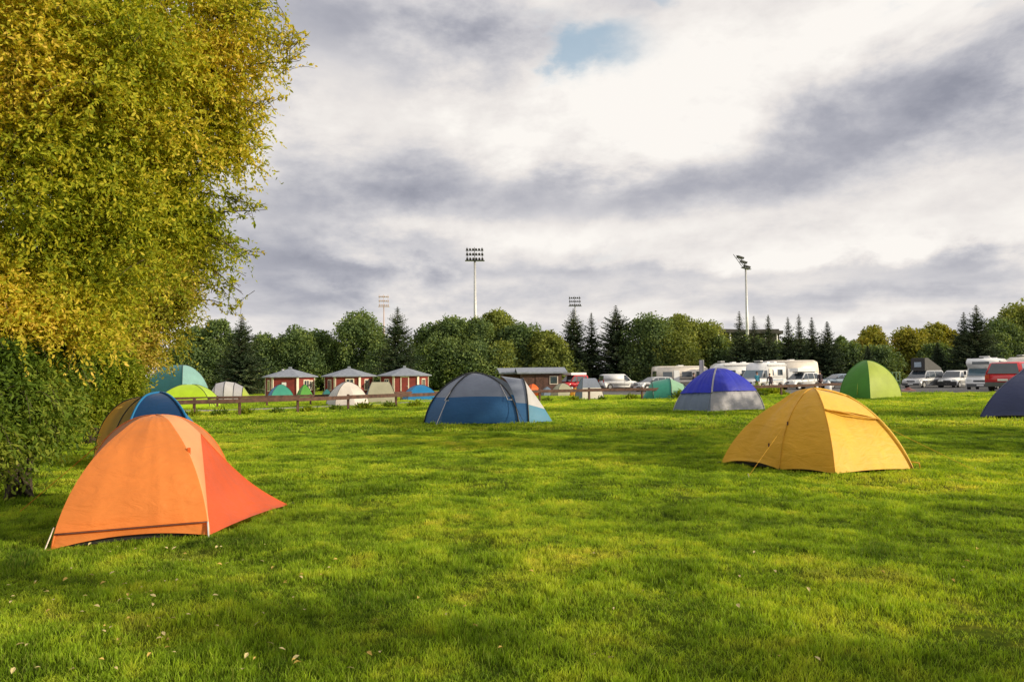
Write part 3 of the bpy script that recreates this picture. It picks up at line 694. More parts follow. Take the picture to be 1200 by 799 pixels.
hex_cabin(409, 72, 'red hexagonal cabin with a white framed front window behind the white dome tent', R(8), 1)
hex_cabin(474, 72, 'red hexagonal cabin with a white framed door behind the blue dome tent', R(12), 2)

def shed(label, px, Y, w, dep, hw, rz, roofh=0.5, name='wooden_building'):
    loc = G(px, Y); t = thing(name, label, 'building', loc, rz)
    MB().box((0, 0, hw/2), (w, dep, hw)).build('wall', M['cabin_brown'], t)
    ov = 0.55; x0, x1 = -w/2-ov, w/2+ov
    a = [(x0, -dep/2-ov, hw+0.0), (x0, 0, hw+roofh), (x0, dep/2+ov, hw), (x1, -dep/2-ov, hw), (x1, 0, hw+roofh), (x1, dep/2+ov, hw)]
    up = [Vector(v)+Vector((0, 0, 0.16)) for v in a]
    MB().add([Vector(v) for v in a]+up, [(6, 9, 10, 7), (7, 10, 11, 8), (0, 1, 4, 3), (1, 2, 5, 4), (0, 3, 9, 6), (2, 8, 11, 5), (0, 6, 7, 1), (1, 7, 8, 2), (3, 4, 10, 9), (4, 5, 11, 10)]).build('roof', M['roof_grey'], t)
    gab = MB().add([Vector((-w/2, -dep/2, hw)), Vector((-w/2, dep/2, hw)), Vector((-w/2, 0, hw+roofh*0.92)), Vector((w/2, -dep/2, hw)), Vector((w/2, dep/2, hw)), Vector((w/2, 0, hw+roofh*0.92))], [(0, 2, 1), (3, 4, 5)]).build('gable', M['cabin_brown'], t)
    for k, x in enumerate((-w*0.36, -w*0.05, w*0.3)):
        dr = MB().box((x, -dep/2-0.03, 1.0 if k != 2 else 1.3), (0.9, 0.06, 1.95 if k != 2 else 0.9)).build('door' if k != 2 else 'window', M['fence_wood'] if k != 2 else M['trim_cream'], t)
        if k == 2: MB().box((x, -dep/2-0.07, 1.3), (0.7, 0.03, 0.7)).build('pane', M['glass'], dr)
    return t
shed('long brown wooden building with a grey metal roof behind the big tent', 633, 78, 4.2, 3.2, 2.0, R(4))
shed('shorter brown wooden building tucked at the left end of the long one', 603, 80.5, 2.8, 3.0, 2.0, R(8))

# ------------------------------------------------------------------ vehicles
def circ(cx, cz, r, n, a0, a1): return [(cx+r*math.cos(a0+(a1-a0)*i/n), cz+r*math.sin(a0+(a1-a0)*i/n)) for i in range(n+1)]
def vehicle(name, label, cat, loc, rz, L, W, lower, upper, belt, taper, wheels, wr, paint_, side_win, glass='glass', upper_paint=None, parts=(), lower_dark=None, group=None):
    """lower/upper: side outlines (x forward, z up); wheels = x positions; side_win = polygons in (x,z)"""
    t = thing(name, label, cat, loc, rz, group)
    roof = max(z for _, z in upper)
    def yw(z): return W/2-(taper*max(0, (z-belt)/(roof-belt)))
    # lower body with wheel arches cut in its outline
    bot = []
    zb = min(z for _, z in lower)
    for wx in sorted(wheels): bot += circ(wx, wr, wr+0.05, 8, PI+math.asin(min(0.9, max(-0.9, (wr-zb)/(wr+0.05))))*1, -math.asin(min(0.9, max(-0.9, (wr-zb)/(wr+0.05)))))
    ol = list(lower)          # runs from rear bottom up and over to front bottom
    poly = ol + bot[::-1]
    n = len(poly)
    mb = MB(); mb.add([(x, -W/2, z) for x, z in poly]+[(x, W/2, z) for x, z in poly], [tuple(range(n)), tuple(range(2*n-1, n-1, -1))]+[(i, i+n, (i+1) % n+n, (i+1) % n) for i in range(n)])
    b = mb.build('body', M[paint_], t, bevel=0.045, seg=2)
    for q in b.data.polygons: q.use_smooth = True
    if upper:
        m = len(upper); ub = MB()
        ub.add([(x, -yw(z), z) for x, z in upper]+[(x, yw(z), z) for x, z in upper], [tuple(range(m)), tuple(range(2*m-1, m-1, -1))]+[(i, i+m, (i+1) % m+m, (i+1) % m) for i in range(m)])
        c = ub.build('cab', M[upper_paint or paint_], t, bevel=0.04)
        for q in c.data.polygons: q.use_smooth = True
    for sgn in (-1, 1):
        for w in side_win:
            pts = [Vector((x, sgn*(yw(z)+0.004), z)) for x, z in w]; k = len(pts)
            out = [p+Vector((0, sgn*0.012, 0)) for p in pts]
            MB().add(pts+out, [tuple(range(k, 2*k)) if sgn < 0 else tuple(range(2*k-1, k-1, -1))]+[(i, (i+1) % k, (i+1) % k+k, i+k) for i in range(k)]).build('side_window', M[glass], t)
    def screen(p0, p1, nm, g, ins=0.10, e0=0.1, e1=0.9):
        a = Vector((p0[0], 0, p0[1])); c = Vector((p1[0], 0, p1[1])); q0 = a.lerp(c, e0); q1 = a.lerp(c, e1)
        nrm = (c-a).cross(Vector((0, 1, 0))).normalized()
        if nrm.z < 0 and abs(nrm.z) > 0.05: nrm = -nrm
        if abs(nrm.z) <= 0.3 and nrm.x*(a.x) < 0: nrm = -nrm
        y0, y1 = yw(q0.z)-ins, yw(q1.z)-ins
        base = [Vector((q0.x, -y0, q0.z)), Vector((q0.x, y0, q0.z)), Vector((q1.x, y1, q1.z)), Vector((q1.x, -y1, q1.z))]
        lo = [v-nrm*0.01 for v in base]; hi = [v+nrm*0.014 for v in base]
        MB().add(lo+hi, [(4, 5, 6, 7), (0, 1, 5, 4), (1, 2, 6, 5), (2, 3, 7, 6), (3, 0, 4, 7)]).build(nm, M[g], t)
    for pr in parts:
        if pr[0] == 'screen': screen(pr[1], pr[2], pr[3], pr[4], *pr[5:])
        elif pr[0] == 'box': MB().box(pr[2], pr[3]).build(pr[1], M[pr[4]], t, bevel=0.02 if min(pr[3]) > 0.05 else 0)
        elif pr[0] == 'boxes':
            for sgn in (-1, 1): MB().box((pr[2][0], sgn*pr[2][1], pr[2][2]), pr[3]).build(pr[1], M[pr[4]], t, bevel=0.02 if min(pr[3]) > 0.05 else 0)
    for wx in wheels:
        for sgn in (-1, 1):
            y = sgn*(W/2-0.10)
            ty = MB(); ty.tube([(wx, y-0.10, wr), (wx, y-0.085, wr), (wx, y+0.085, wr), (wx, y+0.10, wr)], [wr-0.03, wr, wr, wr-0.03], 20)
            w = ty.build('wheel', M['tyre'], t, True)
            MB().tube([(wx, y+sgn*0.09, wr), (wx, y+sgn*0.112, wr)], [wr*0.66, wr*0.6], 16).build('rim', M['rim'], w)
    return t
def front_kit(L, W, zl, zb, plate=True, lx=None):
    x = L/2
    return [('boxes', 'headlight', (x-0.08, W/2-0.24, zl), (0.16, 0.34, 0.20), 'lamp_clear'), ('box', 'grille', (x-0.01, 0, zl-0.04), (0.06, W-1.05, 0.16), 'plastic_grey'),
            ('box', 'bumper', (x-0.0, 0, zb), (0.14, W-0.1, 0.26), 'plastic_grey'), ('box', 'number_plate', (x+0.08, 0, zb+0.02), (0.02, 0.5, 0.11), 'white_paint'),
            ('boxes', 'mirror', (x-1.35, W/2+0.10, 1.08), (0.10, 0.20, 0.16), 'plastic_grey')]
def van(label, px, Y, rz, paint_='white_paint', L=4.4, Hh=1.8, W=1.75, panel_van=False, bonnet=0.95, name='parked_van', cat='van', group=None, glass='glass', extra=(), bump='plastic_grey', up=None):
    x = L/2; wr = 0.32; belt = 1.02
    lower = [(-x, 0.22), (-x-0.02, 0.6), (-x+0.02, belt), (x-bonnet, belt), (x-0.45, 0.93), (x-0.12, 0.80), (x, 0.62), (x, 0.22)]
    upper = [(-x+0.02, belt), (-x+0.09, Hh-0.10), (-x+0.25, Hh), (x-bonnet-0.95, Hh), (x-bonnet-0.75, Hh-0.05), (x-bonnet+0.02, belt)]
    wx = (-x+0.80, x-0.78)
    fw = [(x-bonnet-0.92, belt+0.07), (x-bonnet-0.16, belt+0.07), (x-bonnet-0.68, Hh-0.16), (x-bonnet-0.92, Hh-0.13)]
    win = [fw]
    if not panel_van: win += [[(x-bonnet-2.0, belt+0.07), (x-bonnet-1.02, belt+0.07), (x-bonnet-1.02, Hh-0.13), (x-bonnet-2.0, Hh-0.13)], [(-x+0.22, belt+0.07), (x-bonnet-2.1, belt+0.07), (x-bonnet-2.1, Hh-0.13), (-x+0.28, Hh-0.13)]]
    ps = [('screen', (x-bonnet+0.02, belt), (x-bonnet-0.75, Hh-0.05), 'windscreen', glass), ('screen', (-x+0.02, belt), (-x+0.09, Hh-0.10), 'rear_window', glass),
          ('boxes', 'tail_light', (-x+0.0, W/2-0.10, 1.0), (0.08, 0.14, 0.34), 'lamp_red'), ('box', 'rear_bumper', (-x, 0, 0.36), (0.14, W-0.08, 0.22), bump),
          ('box', 'rear_plate', (-x-0.04, 0, 0.72), (0.03, 0.5, 0.11), 'white_paint'),
          ('boxes', 'door_handle', (x-bonnet-0.85, W/2+0.012, 0.93), (0.2, 0.03, 0.035), 'plastic_grey'), ('boxes', 'side_moulding', (0, W/2+0.008, 0.52), (L-2.6, 0.03, 0.09), 'plastic_grey'),
          ('boxes', 'door_seam', (x-bonnet-0.97, W/2+0.001, 0.66), (0.018, 0.01, 0.66), 'black'), ('boxes', 'door_seam', (x-bonnet+0.02, W/2+0.001, 0.66), (0.018, 0.01, 0.62), 'black')]
    ps += front_kit(L, W, 0.72, 0.38) + list(extra)
    return vehicle(name, label, cat, G(px, Y), rz, L, W, lower, upper, belt, 0.16, wx, wr, paint_, win, glass, up, ps, group=group)

# white estate van before the spruces: seen from its rear-left side, front to the right
van('white panel van with its nose to the right in front of the spruces', 725, 87, R(14), L=4.5, Hh=1.82, panel_van=True)
# cars parked on the right; heading so that front faces the camera and left
van('silver camper van with a raised black roof tent', 1082, 74, R(180+32), paint_='silver_paint', L=4.7, Hh=1.78, W=1.85, bonnet=0.95, name='camper_van', cat='camper van',
    extra=[('box', 'roof_rail', (-0.4, 0, 1.80), (2.9, 1.5, 0.05), 'plastic_grey')])
def poptop():
    t = [o for o in bpy.data.objects if o.get('label') == 'silver camper van with a raised black roof tent'][0]
    x0, x1 = 0.95, -2.15; w = 0.70
    vs = [(x0, -w, 1.84), (x0, w, 1.84), (x1, w, 1.84), (x1, -w, 1.84), (x0-0.05, -w, 3.0), (x0-0.05, w, 3.0), (x1, w, 1.98), (x1, -w, 1.98), (x0-0.6, -w, 3.02), (x0-0.6, w, 3.02)]
    o = MB().add(vs, [(0, 1, 5, 4), (0, 4, 8, 7, 3), (1, 2, 6, 9, 5), (3, 7, 6, 2), (0, 3, 2, 1), (4, 5, 9, 8), (8, 9, 6, 7)]).build('pop_up_roof', M['black'], t)
    MB().box((x0+0.0, 0, 2.35), (0.04, 0.7, 0.5)).build('mesh_window', M['blue_grey_paint'], o)
poptop()
van('white delivery van with a black bumper beside the silver camper', 1120, 73.5, R(180+38), L=4.4, Hh=1.72, W=1.75, panel_van=True, bump='plastic_grey', name='delivery_van', cat='van',
    extra=[('box', 'front_guard', (2.12, 0, 0.42), (0.34, 1.74, 0.42), 'black'), ('boxes', 'door_graphic', (-0.5, 0.885, 0.72), (0.95, 0.012, 0.16), 'plastic_grey')])

def suv(label, px, Y, rz, paint_, L=4.3, Hh=1.62, W=1.8, name='parked_car', cat='car', extra=(), glass='glass'):
    x = L/2; belt = 1.0; wr = 0.34
    lower = [(-x, 0.3), (-x-0.01, 0.75), (-x+0.06, belt), (x-1.25, belt), (x-0.40, 0.94), (x-0.08, 0.84), (x, 0.65), (x, 0.28)]
    upper = [(-x+0.06, belt), (-x+0.35, Hh-0.10), (-x+0.65, Hh-0.02), (-0.3, Hh), (x-2.0, Hh-0.06), (x-1.22, belt)]
    win = [[(x-2.2, belt+0.05), (x-1.45, belt+0.05), (x-1.95, Hh-0.13), (x-2.2, Hh-0.10)], [(x-3.1, belt+0.05), (x-2.28, belt+0.05), (x-2.28, Hh-0.10), (x-3.1, Hh-0.10)], [(-x+0.42, belt+0.08), (x-3.2, belt+0.05), (x-3.2, Hh-0.11), (-x+0.62, Hh-0.14)]]
    ps = [('screen', (x-1.22, belt), (x-2.0, Hh-0.06), 'windscreen', glass), ('screen', (-x+0.06, belt), (-x+0.35, Hh-0.10), 'rear_window', glass, 0.12, 0.06, 0.98),
          ('boxes', 'tail_light', (-x+0.02, W/2-0.14, 0.86), (0.10, 0.24, 0.24), 'lamp_red'), ('box', 'rear_bumper', (-x-0.02, 0, 0.42), (0.14, W-0.08, 0.26), 'plastic_grey'),
          ('box', 'rear_plate', (-x-0.045, 0, 0.68), (0.03, 0.52, 0.12), 'white_paint'), ('boxes', 'door_handle', (x-2.15, W/2+0.012, 0.9), (0.2, 0.03, 0.035), 'plastic_grey'),
          ('boxes', 'door_handle', (x-3.05, W/2+0.012, 0.9), (0.2, 0.03, 0.035), 'plastic_grey'),
          ('boxes', 'sill_trim', (0, W/2+0.005, 0.38), (L-2.1, 0.03, 0.14), 'plastic_grey'),
          ('boxes', 'door_seam', (x-2.24, W/2+0.001, 0.70), (0.016, 0.01, 0.55), 'black'), ('boxes', 'door_seam', (x-1.28, W/2+0.001, 0.70), (0.016, 0.01, 0.55), 'black')]
    ps += front_kit(L, W, 0.78, 0.42)+list(extra)
    return vehicle(name, label, cat, G(px, Y), rz, L, W, lower, upper, belt, 0.20, (-x+0.82, x-0.82), wr, paint_, win, glass, None, ps)
suv('white off-roader with a white roof box beside the caravans', 938, 72, R(180+30), 'white_paint', Hh=1.68, extra=[('box', 'roof_box', (-0.35, 0, 1.94), (2.7, 1.0, 0.36), 'white_paint'), ('box', 'roof_rack', (-0.35, 0, 1.71), (1.6, 1.2, 0.06), 'plastic_grey')])
suv('blue grey estate car behind the green dome tent', 982, 74, R(180+12), 'blue_grey_paint', Hh=1.5)
suv('red hatchback seen from behind at the right edge of the car park', 1189, 43.5, R(90-50), 'red_paint', L=4.3, Hh=1.74, W=1.86, name='parked_car')
suv('pale blue car with its nose beside the caravans and sea green tent', 765, 75, R(180+25), 'silver_paint', Hh=1.5)

def motorhome(label, px, Y, rz, L=6.2, W=2.15, Hh=2.75, body='white_paint', cabp='white_paint', style='semi', name='motorhome', luton=False, skirt=None):
    x = L/2; wr = 0.36; belt = 1.15
    if luton: upper = [(-x+0.02, belt), (-x+0.02, Hh-0.1), (-x+0.2, Hh), (x-0.9, Hh), (x-0.45, Hh-0.25), (x-0.5, Hh-0.55), (x-1.15, Hh-0.78), (x-0.72, belt)]
    else: upper = [(-x+0.02, belt), (-x+0.02, Hh-0.1), (-x+0.2, Hh), (x-2.1, Hh), (x-1.55, Hh-0.30), (x-1.42, Hh-0.62), (x-0.72, belt)]
    lower = [(-x, 0.3), (-x, belt), (x-0.70, belt), (x-0.15, 0.98), (x, 0.75), (x, 0.28)]
    top = upper[-2]
    win = [[(-x+0.7, 1.45), (-x+1.6, 1.45), (-x+1.6, 2.0), (-x+0.7, 2.0)], [(-x+2.3, 1.45), (-x+3.2, 1.45), (-x+3.2, 2.0), (-x+2.3, 2.0)], [(x-1.75, belt+0.08), (x-0.98, belt+0.08), (x-1.30, top[1]-0.12), (x-1.75, top[1]-0.10)]]
    ps = [('screen', upper[-1], upper[-2], 'windscreen', 'blue_glass'), ('box', 'roof_hatch', (-0.8, 0, Hh+0.05), (0.5, 0.5, 0.12), 'white_paint'), ('box', 'roof_hatch', (-x+1.0, 0.3, Hh+0.05), (0.45, 0.45, 0.12), 'white_paint'),
          ('box', 'satellite_dish', (0.55, 0, Hh+0.16), (0.5, 0.7, 0.10), 'galvanised'),
          ('boxes', 'habitation_door', (x-2.35, W/2-0.03, 1.25), (0.6, 0.1, 1.75), 'cream_paint'), ('boxes', 'side_stripe', (-0.6, W/2+0.006, 1.02), (L-2.4, 0.012, 0.10), 'blue_grey_paint'),
          ('boxes', 'tail_light', (-x, W/2-0.16, 0.8), (0.06, 0.16, 0.4), 'lamp_red'), ('box', 'rear_window_pane', (-x-0.01, 0, 1.75), (0.05, 1.2, 0.5), 'glass'), ('boxes', 'awning_case', (-0.9, W/2+0.04, Hh-0.22), (3.4, 0.09, 0.12), 'galvanised')]
    if luton: ps += [('box', 'luton_window', (x-0.46, 0, Hh-0.38), (0.05, 1.2, 0.22), 'glass')]
    ps += front_kit(L, W-0.1, 0.82, 0.42)
    ps[-1] = ('boxes', 'mirror', (x-1.0, W/2+0.16, 1.45), (0.12, 0.2, 0.34), 'plastic_grey')
    return vehicle(name, label, 'motorhome', G(px, Y), rz, L, W, lower, upper, belt, 0.04, (-x+1.2, x-0.95), wr, body, win, 'glass', None, ps)
def caravan(label, px, Y, rz, L=6.0, W=2.2, Hh=2.5, body='cream_paint', ends='white_paint'):
    x = L/2; wr = 0.33; belt = 1.1
    lower = [(-x+0.05, 0.38), (-x, 0.9), (-x+0.0, belt), (x, belt), (x-0.02, 0.8), (x-0.15, 0.38)]
    upper = [(-x, belt), (-x+0.10, Hh-0.12), (-x+0.35, Hh), (x-0.7, Hh), (x-0.22, Hh-0.22), (x, belt)]
    win = [[(-x+0.6, 1.4), (-x+1.6, 1.4), (-x+1.6, 1.95), (-x+0.6, 1.95)], [(-0.2, 1.4), (0.9, 1.4), (0.9, 1.95), (-0.2, 1.95)], [(x-1.5, 1.4), (x-0.6, 1.4), (x-0.65, 1.95), (x-1.5, 1.95)]]
    ps = [('screen', (x, belt), (x-0.22, Hh-0.22), 'front_window', 'glass', 0.3, 0.15, 0.75), ('screen', (-x, belt), (-x+0.10, Hh-0.12), 'rear_window', 'glass', 0.45, 0.2, 0.7),
          ('box', 'roof_hatch', (0, 0, Hh+0.05), (0.6, 0.6, 0.1), 'white_paint'), ('box', 'tow_bar', (x+0.55, 0, 0.42), (1.1, 0.09, 0.09), 'dark_metal'), ('boxes', 'door', (-x+2.1, W/2, 1.25), (0.62, 0.06, 1.7), 'white_paint'),
          ('boxes', 'tail_light', (-x, W/2-0.2, 0.7), (0.06, 0.2, 0.14), 'lamp_red'), ('boxes', 'side_stripe', (0.2, W/2+0.004, 1.14), (L-0.8, 0.012, 0.07), 'plastic_grey'),
          ('boxes', 'awning_rail', (0, W/2+0.0, Hh-0.10), (L-1.4, 0.03, 0.03), 'galvanised')]
    return vehicle('caravan', label, 'caravan', G(px, Y), rz, L, W, lower, upper, belt, 0.05, (-0.15,), wr, body, win, 'glass', None, ps)
caravan('long cream caravan standing beneath the trees behind the sea green tent', 797, 78, R(8), L=5.8, Hh=2.55)
motorhome('white motorhome with roof dishes behind the royal blue tent', 851, 76, R(180+12), L=5.6)
motorhome('white motorhome with a big blue windscreen right of the royal blue tent', 893, 70, R(180+40), L=5.2, Hh=2.65)
caravan('cream caravan with a high rear window left of the white off-roader', 927, 80, R(10), L=5.6, Hh=3.0)
motorhome('white motorhome with an overcab window behind the red car', 1156, 62, R(180+48), L=5.8, Hh=2.65, luton=True)
motorhome('cream motorhome side-on behind the red car at the picture edge', 1205, 68, R(180+5), L=6.0, Hh=2.9, body='cream_paint', luton=False)
van('red camper van with a white roof beside the brown building', 671, 80, R(180+35), paint_='red_paint', L=3.3, Hh=1.8, W=1.8, bonnet=0.6, name='camper_van', cat='camper van', extra=[('box', 'high_roof', (-0.3, 0, 1.93), (2.2, 1.45, 0.26), 'white_paint')])

# ------------------------------------------------------------------ people
def person(label, px, Y, rz, top, legs, hair=(0.03, 0.02, 0.015), bend=0.0, arm=0.25, h=1.74):
    loc = G(px, Y); t = thing('person', label, 'person', loc, rz)
    s = h/1.75
    def skin(name, pts, edges, radii, mat, sub=2):
        me = bpy.data.meshes.new(name); me.from_pydata([Vector(p)*s for p in pts], edges, [])
        o = obj(name, me, mat, t)
        o.modifiers.new('skin', 'SKIN'); 
        if not me.skin_vertices: bpy.context.view_layer.objects.active = o
        lay = me.skin_vertices[0].data if me.skin_vertices else None
        if lay:
            for v, r in zip(lay, radii): v.radius = (r[0]*s, r[1]*s) if isinstance(r, tuple) else (r*s, r*s)
            lay[0].use_root = True
        o.modifiers['skin'].use_smooth_shade = True
        md = o.modifiers.new('sub', 'SUBSURF'); md.levels = 2; md.render_levels = 2
        return o
    sk = paint('skin_tone', (0.48, 0.28, 0.2), 0.5) if 'skin' not in M else M['skin']; M['skin'] = sk
    fw = bend
    sh = Vector((0, -0.35*fw, 1.42-0.05*fw)); hd = Vector((0, -0.5*fw-0.02, 1.64-0.1*fw))
    pts = [(0, 0, 0.95), (0, -0.05*fw, 1.12), (0, -0.2*fw, 1.3), sh, (0, sh.y-0.02, 1.5-0.06*fw), (hd.x, hd.y, hd.z-0.04), (hd.x, hd.y-0.01, hd.z+0.06),
           (-0.19, sh.y, sh.z), (-0.24, sh.y-0.03-arm*0.2, sh.z-0.27), (-0.20, sh.y-0.10-arm*0.6, sh.z-0.48), (-0.20, sh.y-0.13-arm*0.7, sh.z-0.56),
           (0.19, sh.y, sh.z), (0.24, sh.y-0.02, sh.z-0.28), (0.23, sh.y-0.06, sh.z-0.52), (0.23, sh.y-0.08, sh.z-0.60),
           (-0.10, 0, 0.88), (-0.11, -0.04, 0.5), (-0.11, 0.03, 0.10), (-0.11, -0.12, 0.04), (0.10, 0, 0.88), (0.12, -0.01, 0.5), (0.13, 0.05, 0.10), (0.13, -0.10, 0.04)]
    ed = [(0, 1), (1, 2), (2, 3), (3, 4), (4, 5), (5, 6), (3, 7), (7, 8), (8, 9), (9, 10), (3, 11), (11, 12), (12, 13), (13, 14), (0, 15), (15, 16), (16, 17), (17, 18), (0, 19), (19, 20), (20, 21), (21, 22)]
    ra = [(.13, .10), (.12, .09), (.14, .10), (.10, .08), .05, (.075, .09), (.07, .085), .055, .042, .032, .03, .055, .042, .032, .03, .075, .052, .038, .035, .075, .052, .038, .035]
    skin('body', pts, ed, ra, sk)
    jp = [pts[i] for i in (1, 2, 3, 7, 8, 9, 11, 12, 13)]+[(0, 0, 0.92)]
    je = [(0, 1), (1, 2), (2, 3), (3, 4), (4, 5), (2, 6), (6, 7), (7, 8), (0, 9)]
    skin('jacket', jp, je, [(.15, .12), (.17, .13), (.12, .10), .075, .06, .045, .075, .06, .045, (.16, .13)], top)
    tp = [pts[i] for i in (0, 15, 16, 17, 19, 20, 21)]
    skin('trousers', tp, [(0, 1), (1, 2), (2, 3), (0, 4), (4, 5), (5, 6)], [(.15, .115), .095, .07, .055, .095, .07, .055], legs)
    hc = Vector((0, hd.y+0.02, hd.z+0.05))*s
    me = bpy.data.meshes.new('hair'); bm = bmesh.new(); bmesh.ops.create_uvsphere(bm, u_segments=12, v_segments=8, radius=0.105*s)
    for v in bm.verts: v.co = v.co*Vector((0.85, 1.0, 1.0)).length/1.652*1.0 if False else Vector((v.co.x*0.88, v.co.y*1.02, v.co.z*0.95)); v.co += hc+Vector((0, 0.012, 0.025))
    for v in bm.verts:
        if v.co.y < hc.y-0.05*s and v.co.z < hc.z+0.05*s: v.co.y = hc.y-0.04*s
    bm.to_mesh(me); bm.free(); ho = obj('hair', me, mt('hair_dark', hair, 0.6), t)
    me.polygons.foreach_set('use_smooth', [True]*len(me.polygons))
    for sx in (-1, 1):
        MB().box(Vector((sx*0.03, hd.y-0.088, hd.z+0.03))*s, (0.018, 0.012, 0.01)).build('eye', M['black'], t)
        MB().tube([Vector((sx*0.11, 0.07, 0.04))*s, Vector((sx*0.115, -0.16, 0.035))*s], [0.05, 0.045], 8).build('shoe', M['black'], t, True, bevel=0.015)
    MB().tube([Vector((0, hd.y-0.085, hd.z+0.02))*s, Vector((0, hd.y-0.115, hd.z-0.01))*s], [0.01, 0.016], 6).build('nose', sk, t, True)
    # fingers
    for hp in (pts[10], pts[14]):
        for k in range(4):
            x0 = Vector(hp)+Vector((0, -0.03+0.02*k, -0.02)); MB().tube([x0*s, (x0+Vector((0, -0.008, -0.05)))*s, (x0+Vector((0, -0.02, -0.085+0.006*abs(k-1))))*s], [0.010, 0.009, 0.007], 5).build('finger', sk, t, True)
        x0 = Vector(hp)+Vector((0, -0.04, 0.0)); MB().tube([x0*s, (x0+Vector((0, -0.03, -0.04)))*s], [0.011, 0.008], 5).build('thumb', sk, t, True)
    return t
person('person in a teal jacket standing by the motorhome with the blue windscreen', 887, 63, R(30), mt('jacket_teal', (0.01, 0.16, 0.25), 0.8), mt('trousers_olive', (0.16, 0.15, 0.08), 0.8))
person('person in grey bending beside the white motorhome', 903, 63, R(-40), mt('jacket_grey', (0.16, 0.13, 0.14), 0.8), mt('trousers_grey', (0.12, 0.12, 0.14), 0.8), bend=0.5, h=1.6)
person('person in dark clothes standing before the white off-roader', 961, 64, R(200), mt('jacket_dark', (0.03, 0.02, 0.03), 0.8), mt('trousers_brown', (0.06, 0.02, 0.02), 0.8))
person('person in a dark top raising an arm behind the sea green tent', 813, 62, R(60), M['jacket_dark'], M['trousers_grey'], arm=1.0)

# ------------------------------------------------------------------ signs, posts, clutter
t = thing('information_board', 'tall narrow grey board standing in front of the caravans', 'sign', G(822, 60))
MB().box((0, 0, 1.35), (0.32, 0.08, 2.9)).build('panel', mt('board_grey', (0.22, 0.22, 0.30), 0.5), t, bevel=0.01)
MB().box((0.19, 0, 1.35), (0.05, 0.12, 2.94)).build('edge_frame', M['galvanised'], t)
def gate_frame(px, Y, w, h, label):
    t = thing('metal_railing', label, 'railing', G(px, Y), 0.05)
    for x in np.linspace(-w/2, w/2, 4): MB().tube([(x, 0, 0), (x, 0, h)], 0.03, 6).build('post', mt('rail_green', (0.12, 0.22, 0.12), 0.5), t, True)
    for z in (h, h*0.55): MB().tube([(-w/2, 0, z), (w/2, 0, z)], 0.025, 6).build('rail', M['rail_green'], t, True)
gate_frame(1048, 62, 0.95, 1.55, 'green metal frame standing right of the green dome tent')
t = thing('travel_bag', 'white bag on the ground beside the person in dark clothes', 'bag', G(970, 64))
mb = MB(); mb.tube([(0, 0, 0), (0, 0, 0.15), (0.03, 0, 0.5), (0.02, 0, 0.75), (0, 0, 0.95)], [0.22, 0.30, 0.27, 0.18, 0.05], 10); mb.build('sack', M['white_paint'], t, True)
MB().tube([(-0.15, -.02, 0.7), (-0.1, -0.12, 1.0), (0.1, -0.12, 1.0), (0.15, -.02, 0.7)], 0.02, 6).build('strap', M['plastic_grey'], t, True)
t = thing('folded_blanket', 'crumpled reddish blanket on the asphalt right of the green tent', 'blanket', G(1063, 47))
vs = []; nb = 14
for i in range(nb):
    for j in range(nb):
        x = (i/(nb-1)-0.5)*1.0; y = (j/(nb-1)-0.5)*0.7; r = max(0, 1-4*x*x)*max(0, 1-8*y*y)
        vs.append((x, y, 0.035+r*(0.14+0.07*math.sin(9*x+4*y)+0.05*math.sin(13*y))))
obj('cloth', mesh('cloth', vs, [(i*nb+j, (i+1)*nb+j, (i+1)*nb+j+1, i*nb+j+1) for i in range(nb-1) for j in range(nb-1)], True), fabric('cloth_rust', (0.30, 0.12, 0.10)), t)

# ------------------------------------------------------------------ floodlight masts
def mast(label, px, Y, top_py, w, rowh, rz, col='galvanised', thin=1.0, lamp='dark_metal', lean=0.0, tiltr=0.22):
    b = G(px, Y); topz = P(px, top_py, Y).z-b.z
    t = thing('floodlight_mast', label, 'floodlight mast', b, rz); hp = topz-rowh
    MB().tube([(0, 0, 0), (0, 0, hp*0.5), (0, 0, hp+0.2)], [0.42*thin, 0.32*thin, 0.2*thin], 10).build('pole', M[col], t, True)
    hd = MB(); rows = 3
    for r in range(rows):
        z = hp+rowh*(r+0.4)/rows; y = -0.2+tiltr*r*1.6
        hd.box((0, y+0.15, z-0.28), (w, 0.12, 0.10))
    for sx in (-0.42, 0, 0.42): hd.tube([(sx*w, 0.0, hp-0.1), (sx*w, 0.2+tiltr*rows*1.6-.2, hp+rowh*0.95)], 0.06, 5)
    fr = hd.build('head_frame', M[lamp], t)
    k = int(w/0.55)
    for r in range(rows):
        z = hp+rowh*(r+0.4)/rows; y = -0.2+tiltr*r*1.6
        for i in range(k):
            x = (i+0.5)/k*w-w/2
            MB().tube([(x, y-0.22, z-0.10), (x, y+0.0, z), (x, y+0.16, z+0.02)], [0.24, 0.20, 0.08], 8).build('lamp', M[lamp], fr, True)
    gal = MB().box((0, -0.1, hp-0.05), (w*1.08, 0.8, 0.12)).build('platform', M[lamp], t)
    return t
mast('tall floodlight mast with three lamp rows above the middle of the treeline', 557.5, 140, 288, 3.5, 2.9, R(5), col='galvanised')
mast('floodlight mast with a side-on tilted lamp rack above the right spruces', 877, 145, 297, 3.4, 3.0, R(52), col='galvanised', tiltr=0.40, thin=0.9)
mt('rust_pink', (0.50, 0.36, 0.32), 0.6)
mast('distant pinkish floodlight mast left of the tall spruce', 450, 250, 344, 3.6, 4.6, R(15), col='rust_pink', lamp='rust_pink', thin=0.8)
mast('floodlight mast showing just above the pair of spruces', 675, 215, 346, 3.6, 3.2, R(5), thin=0.8)

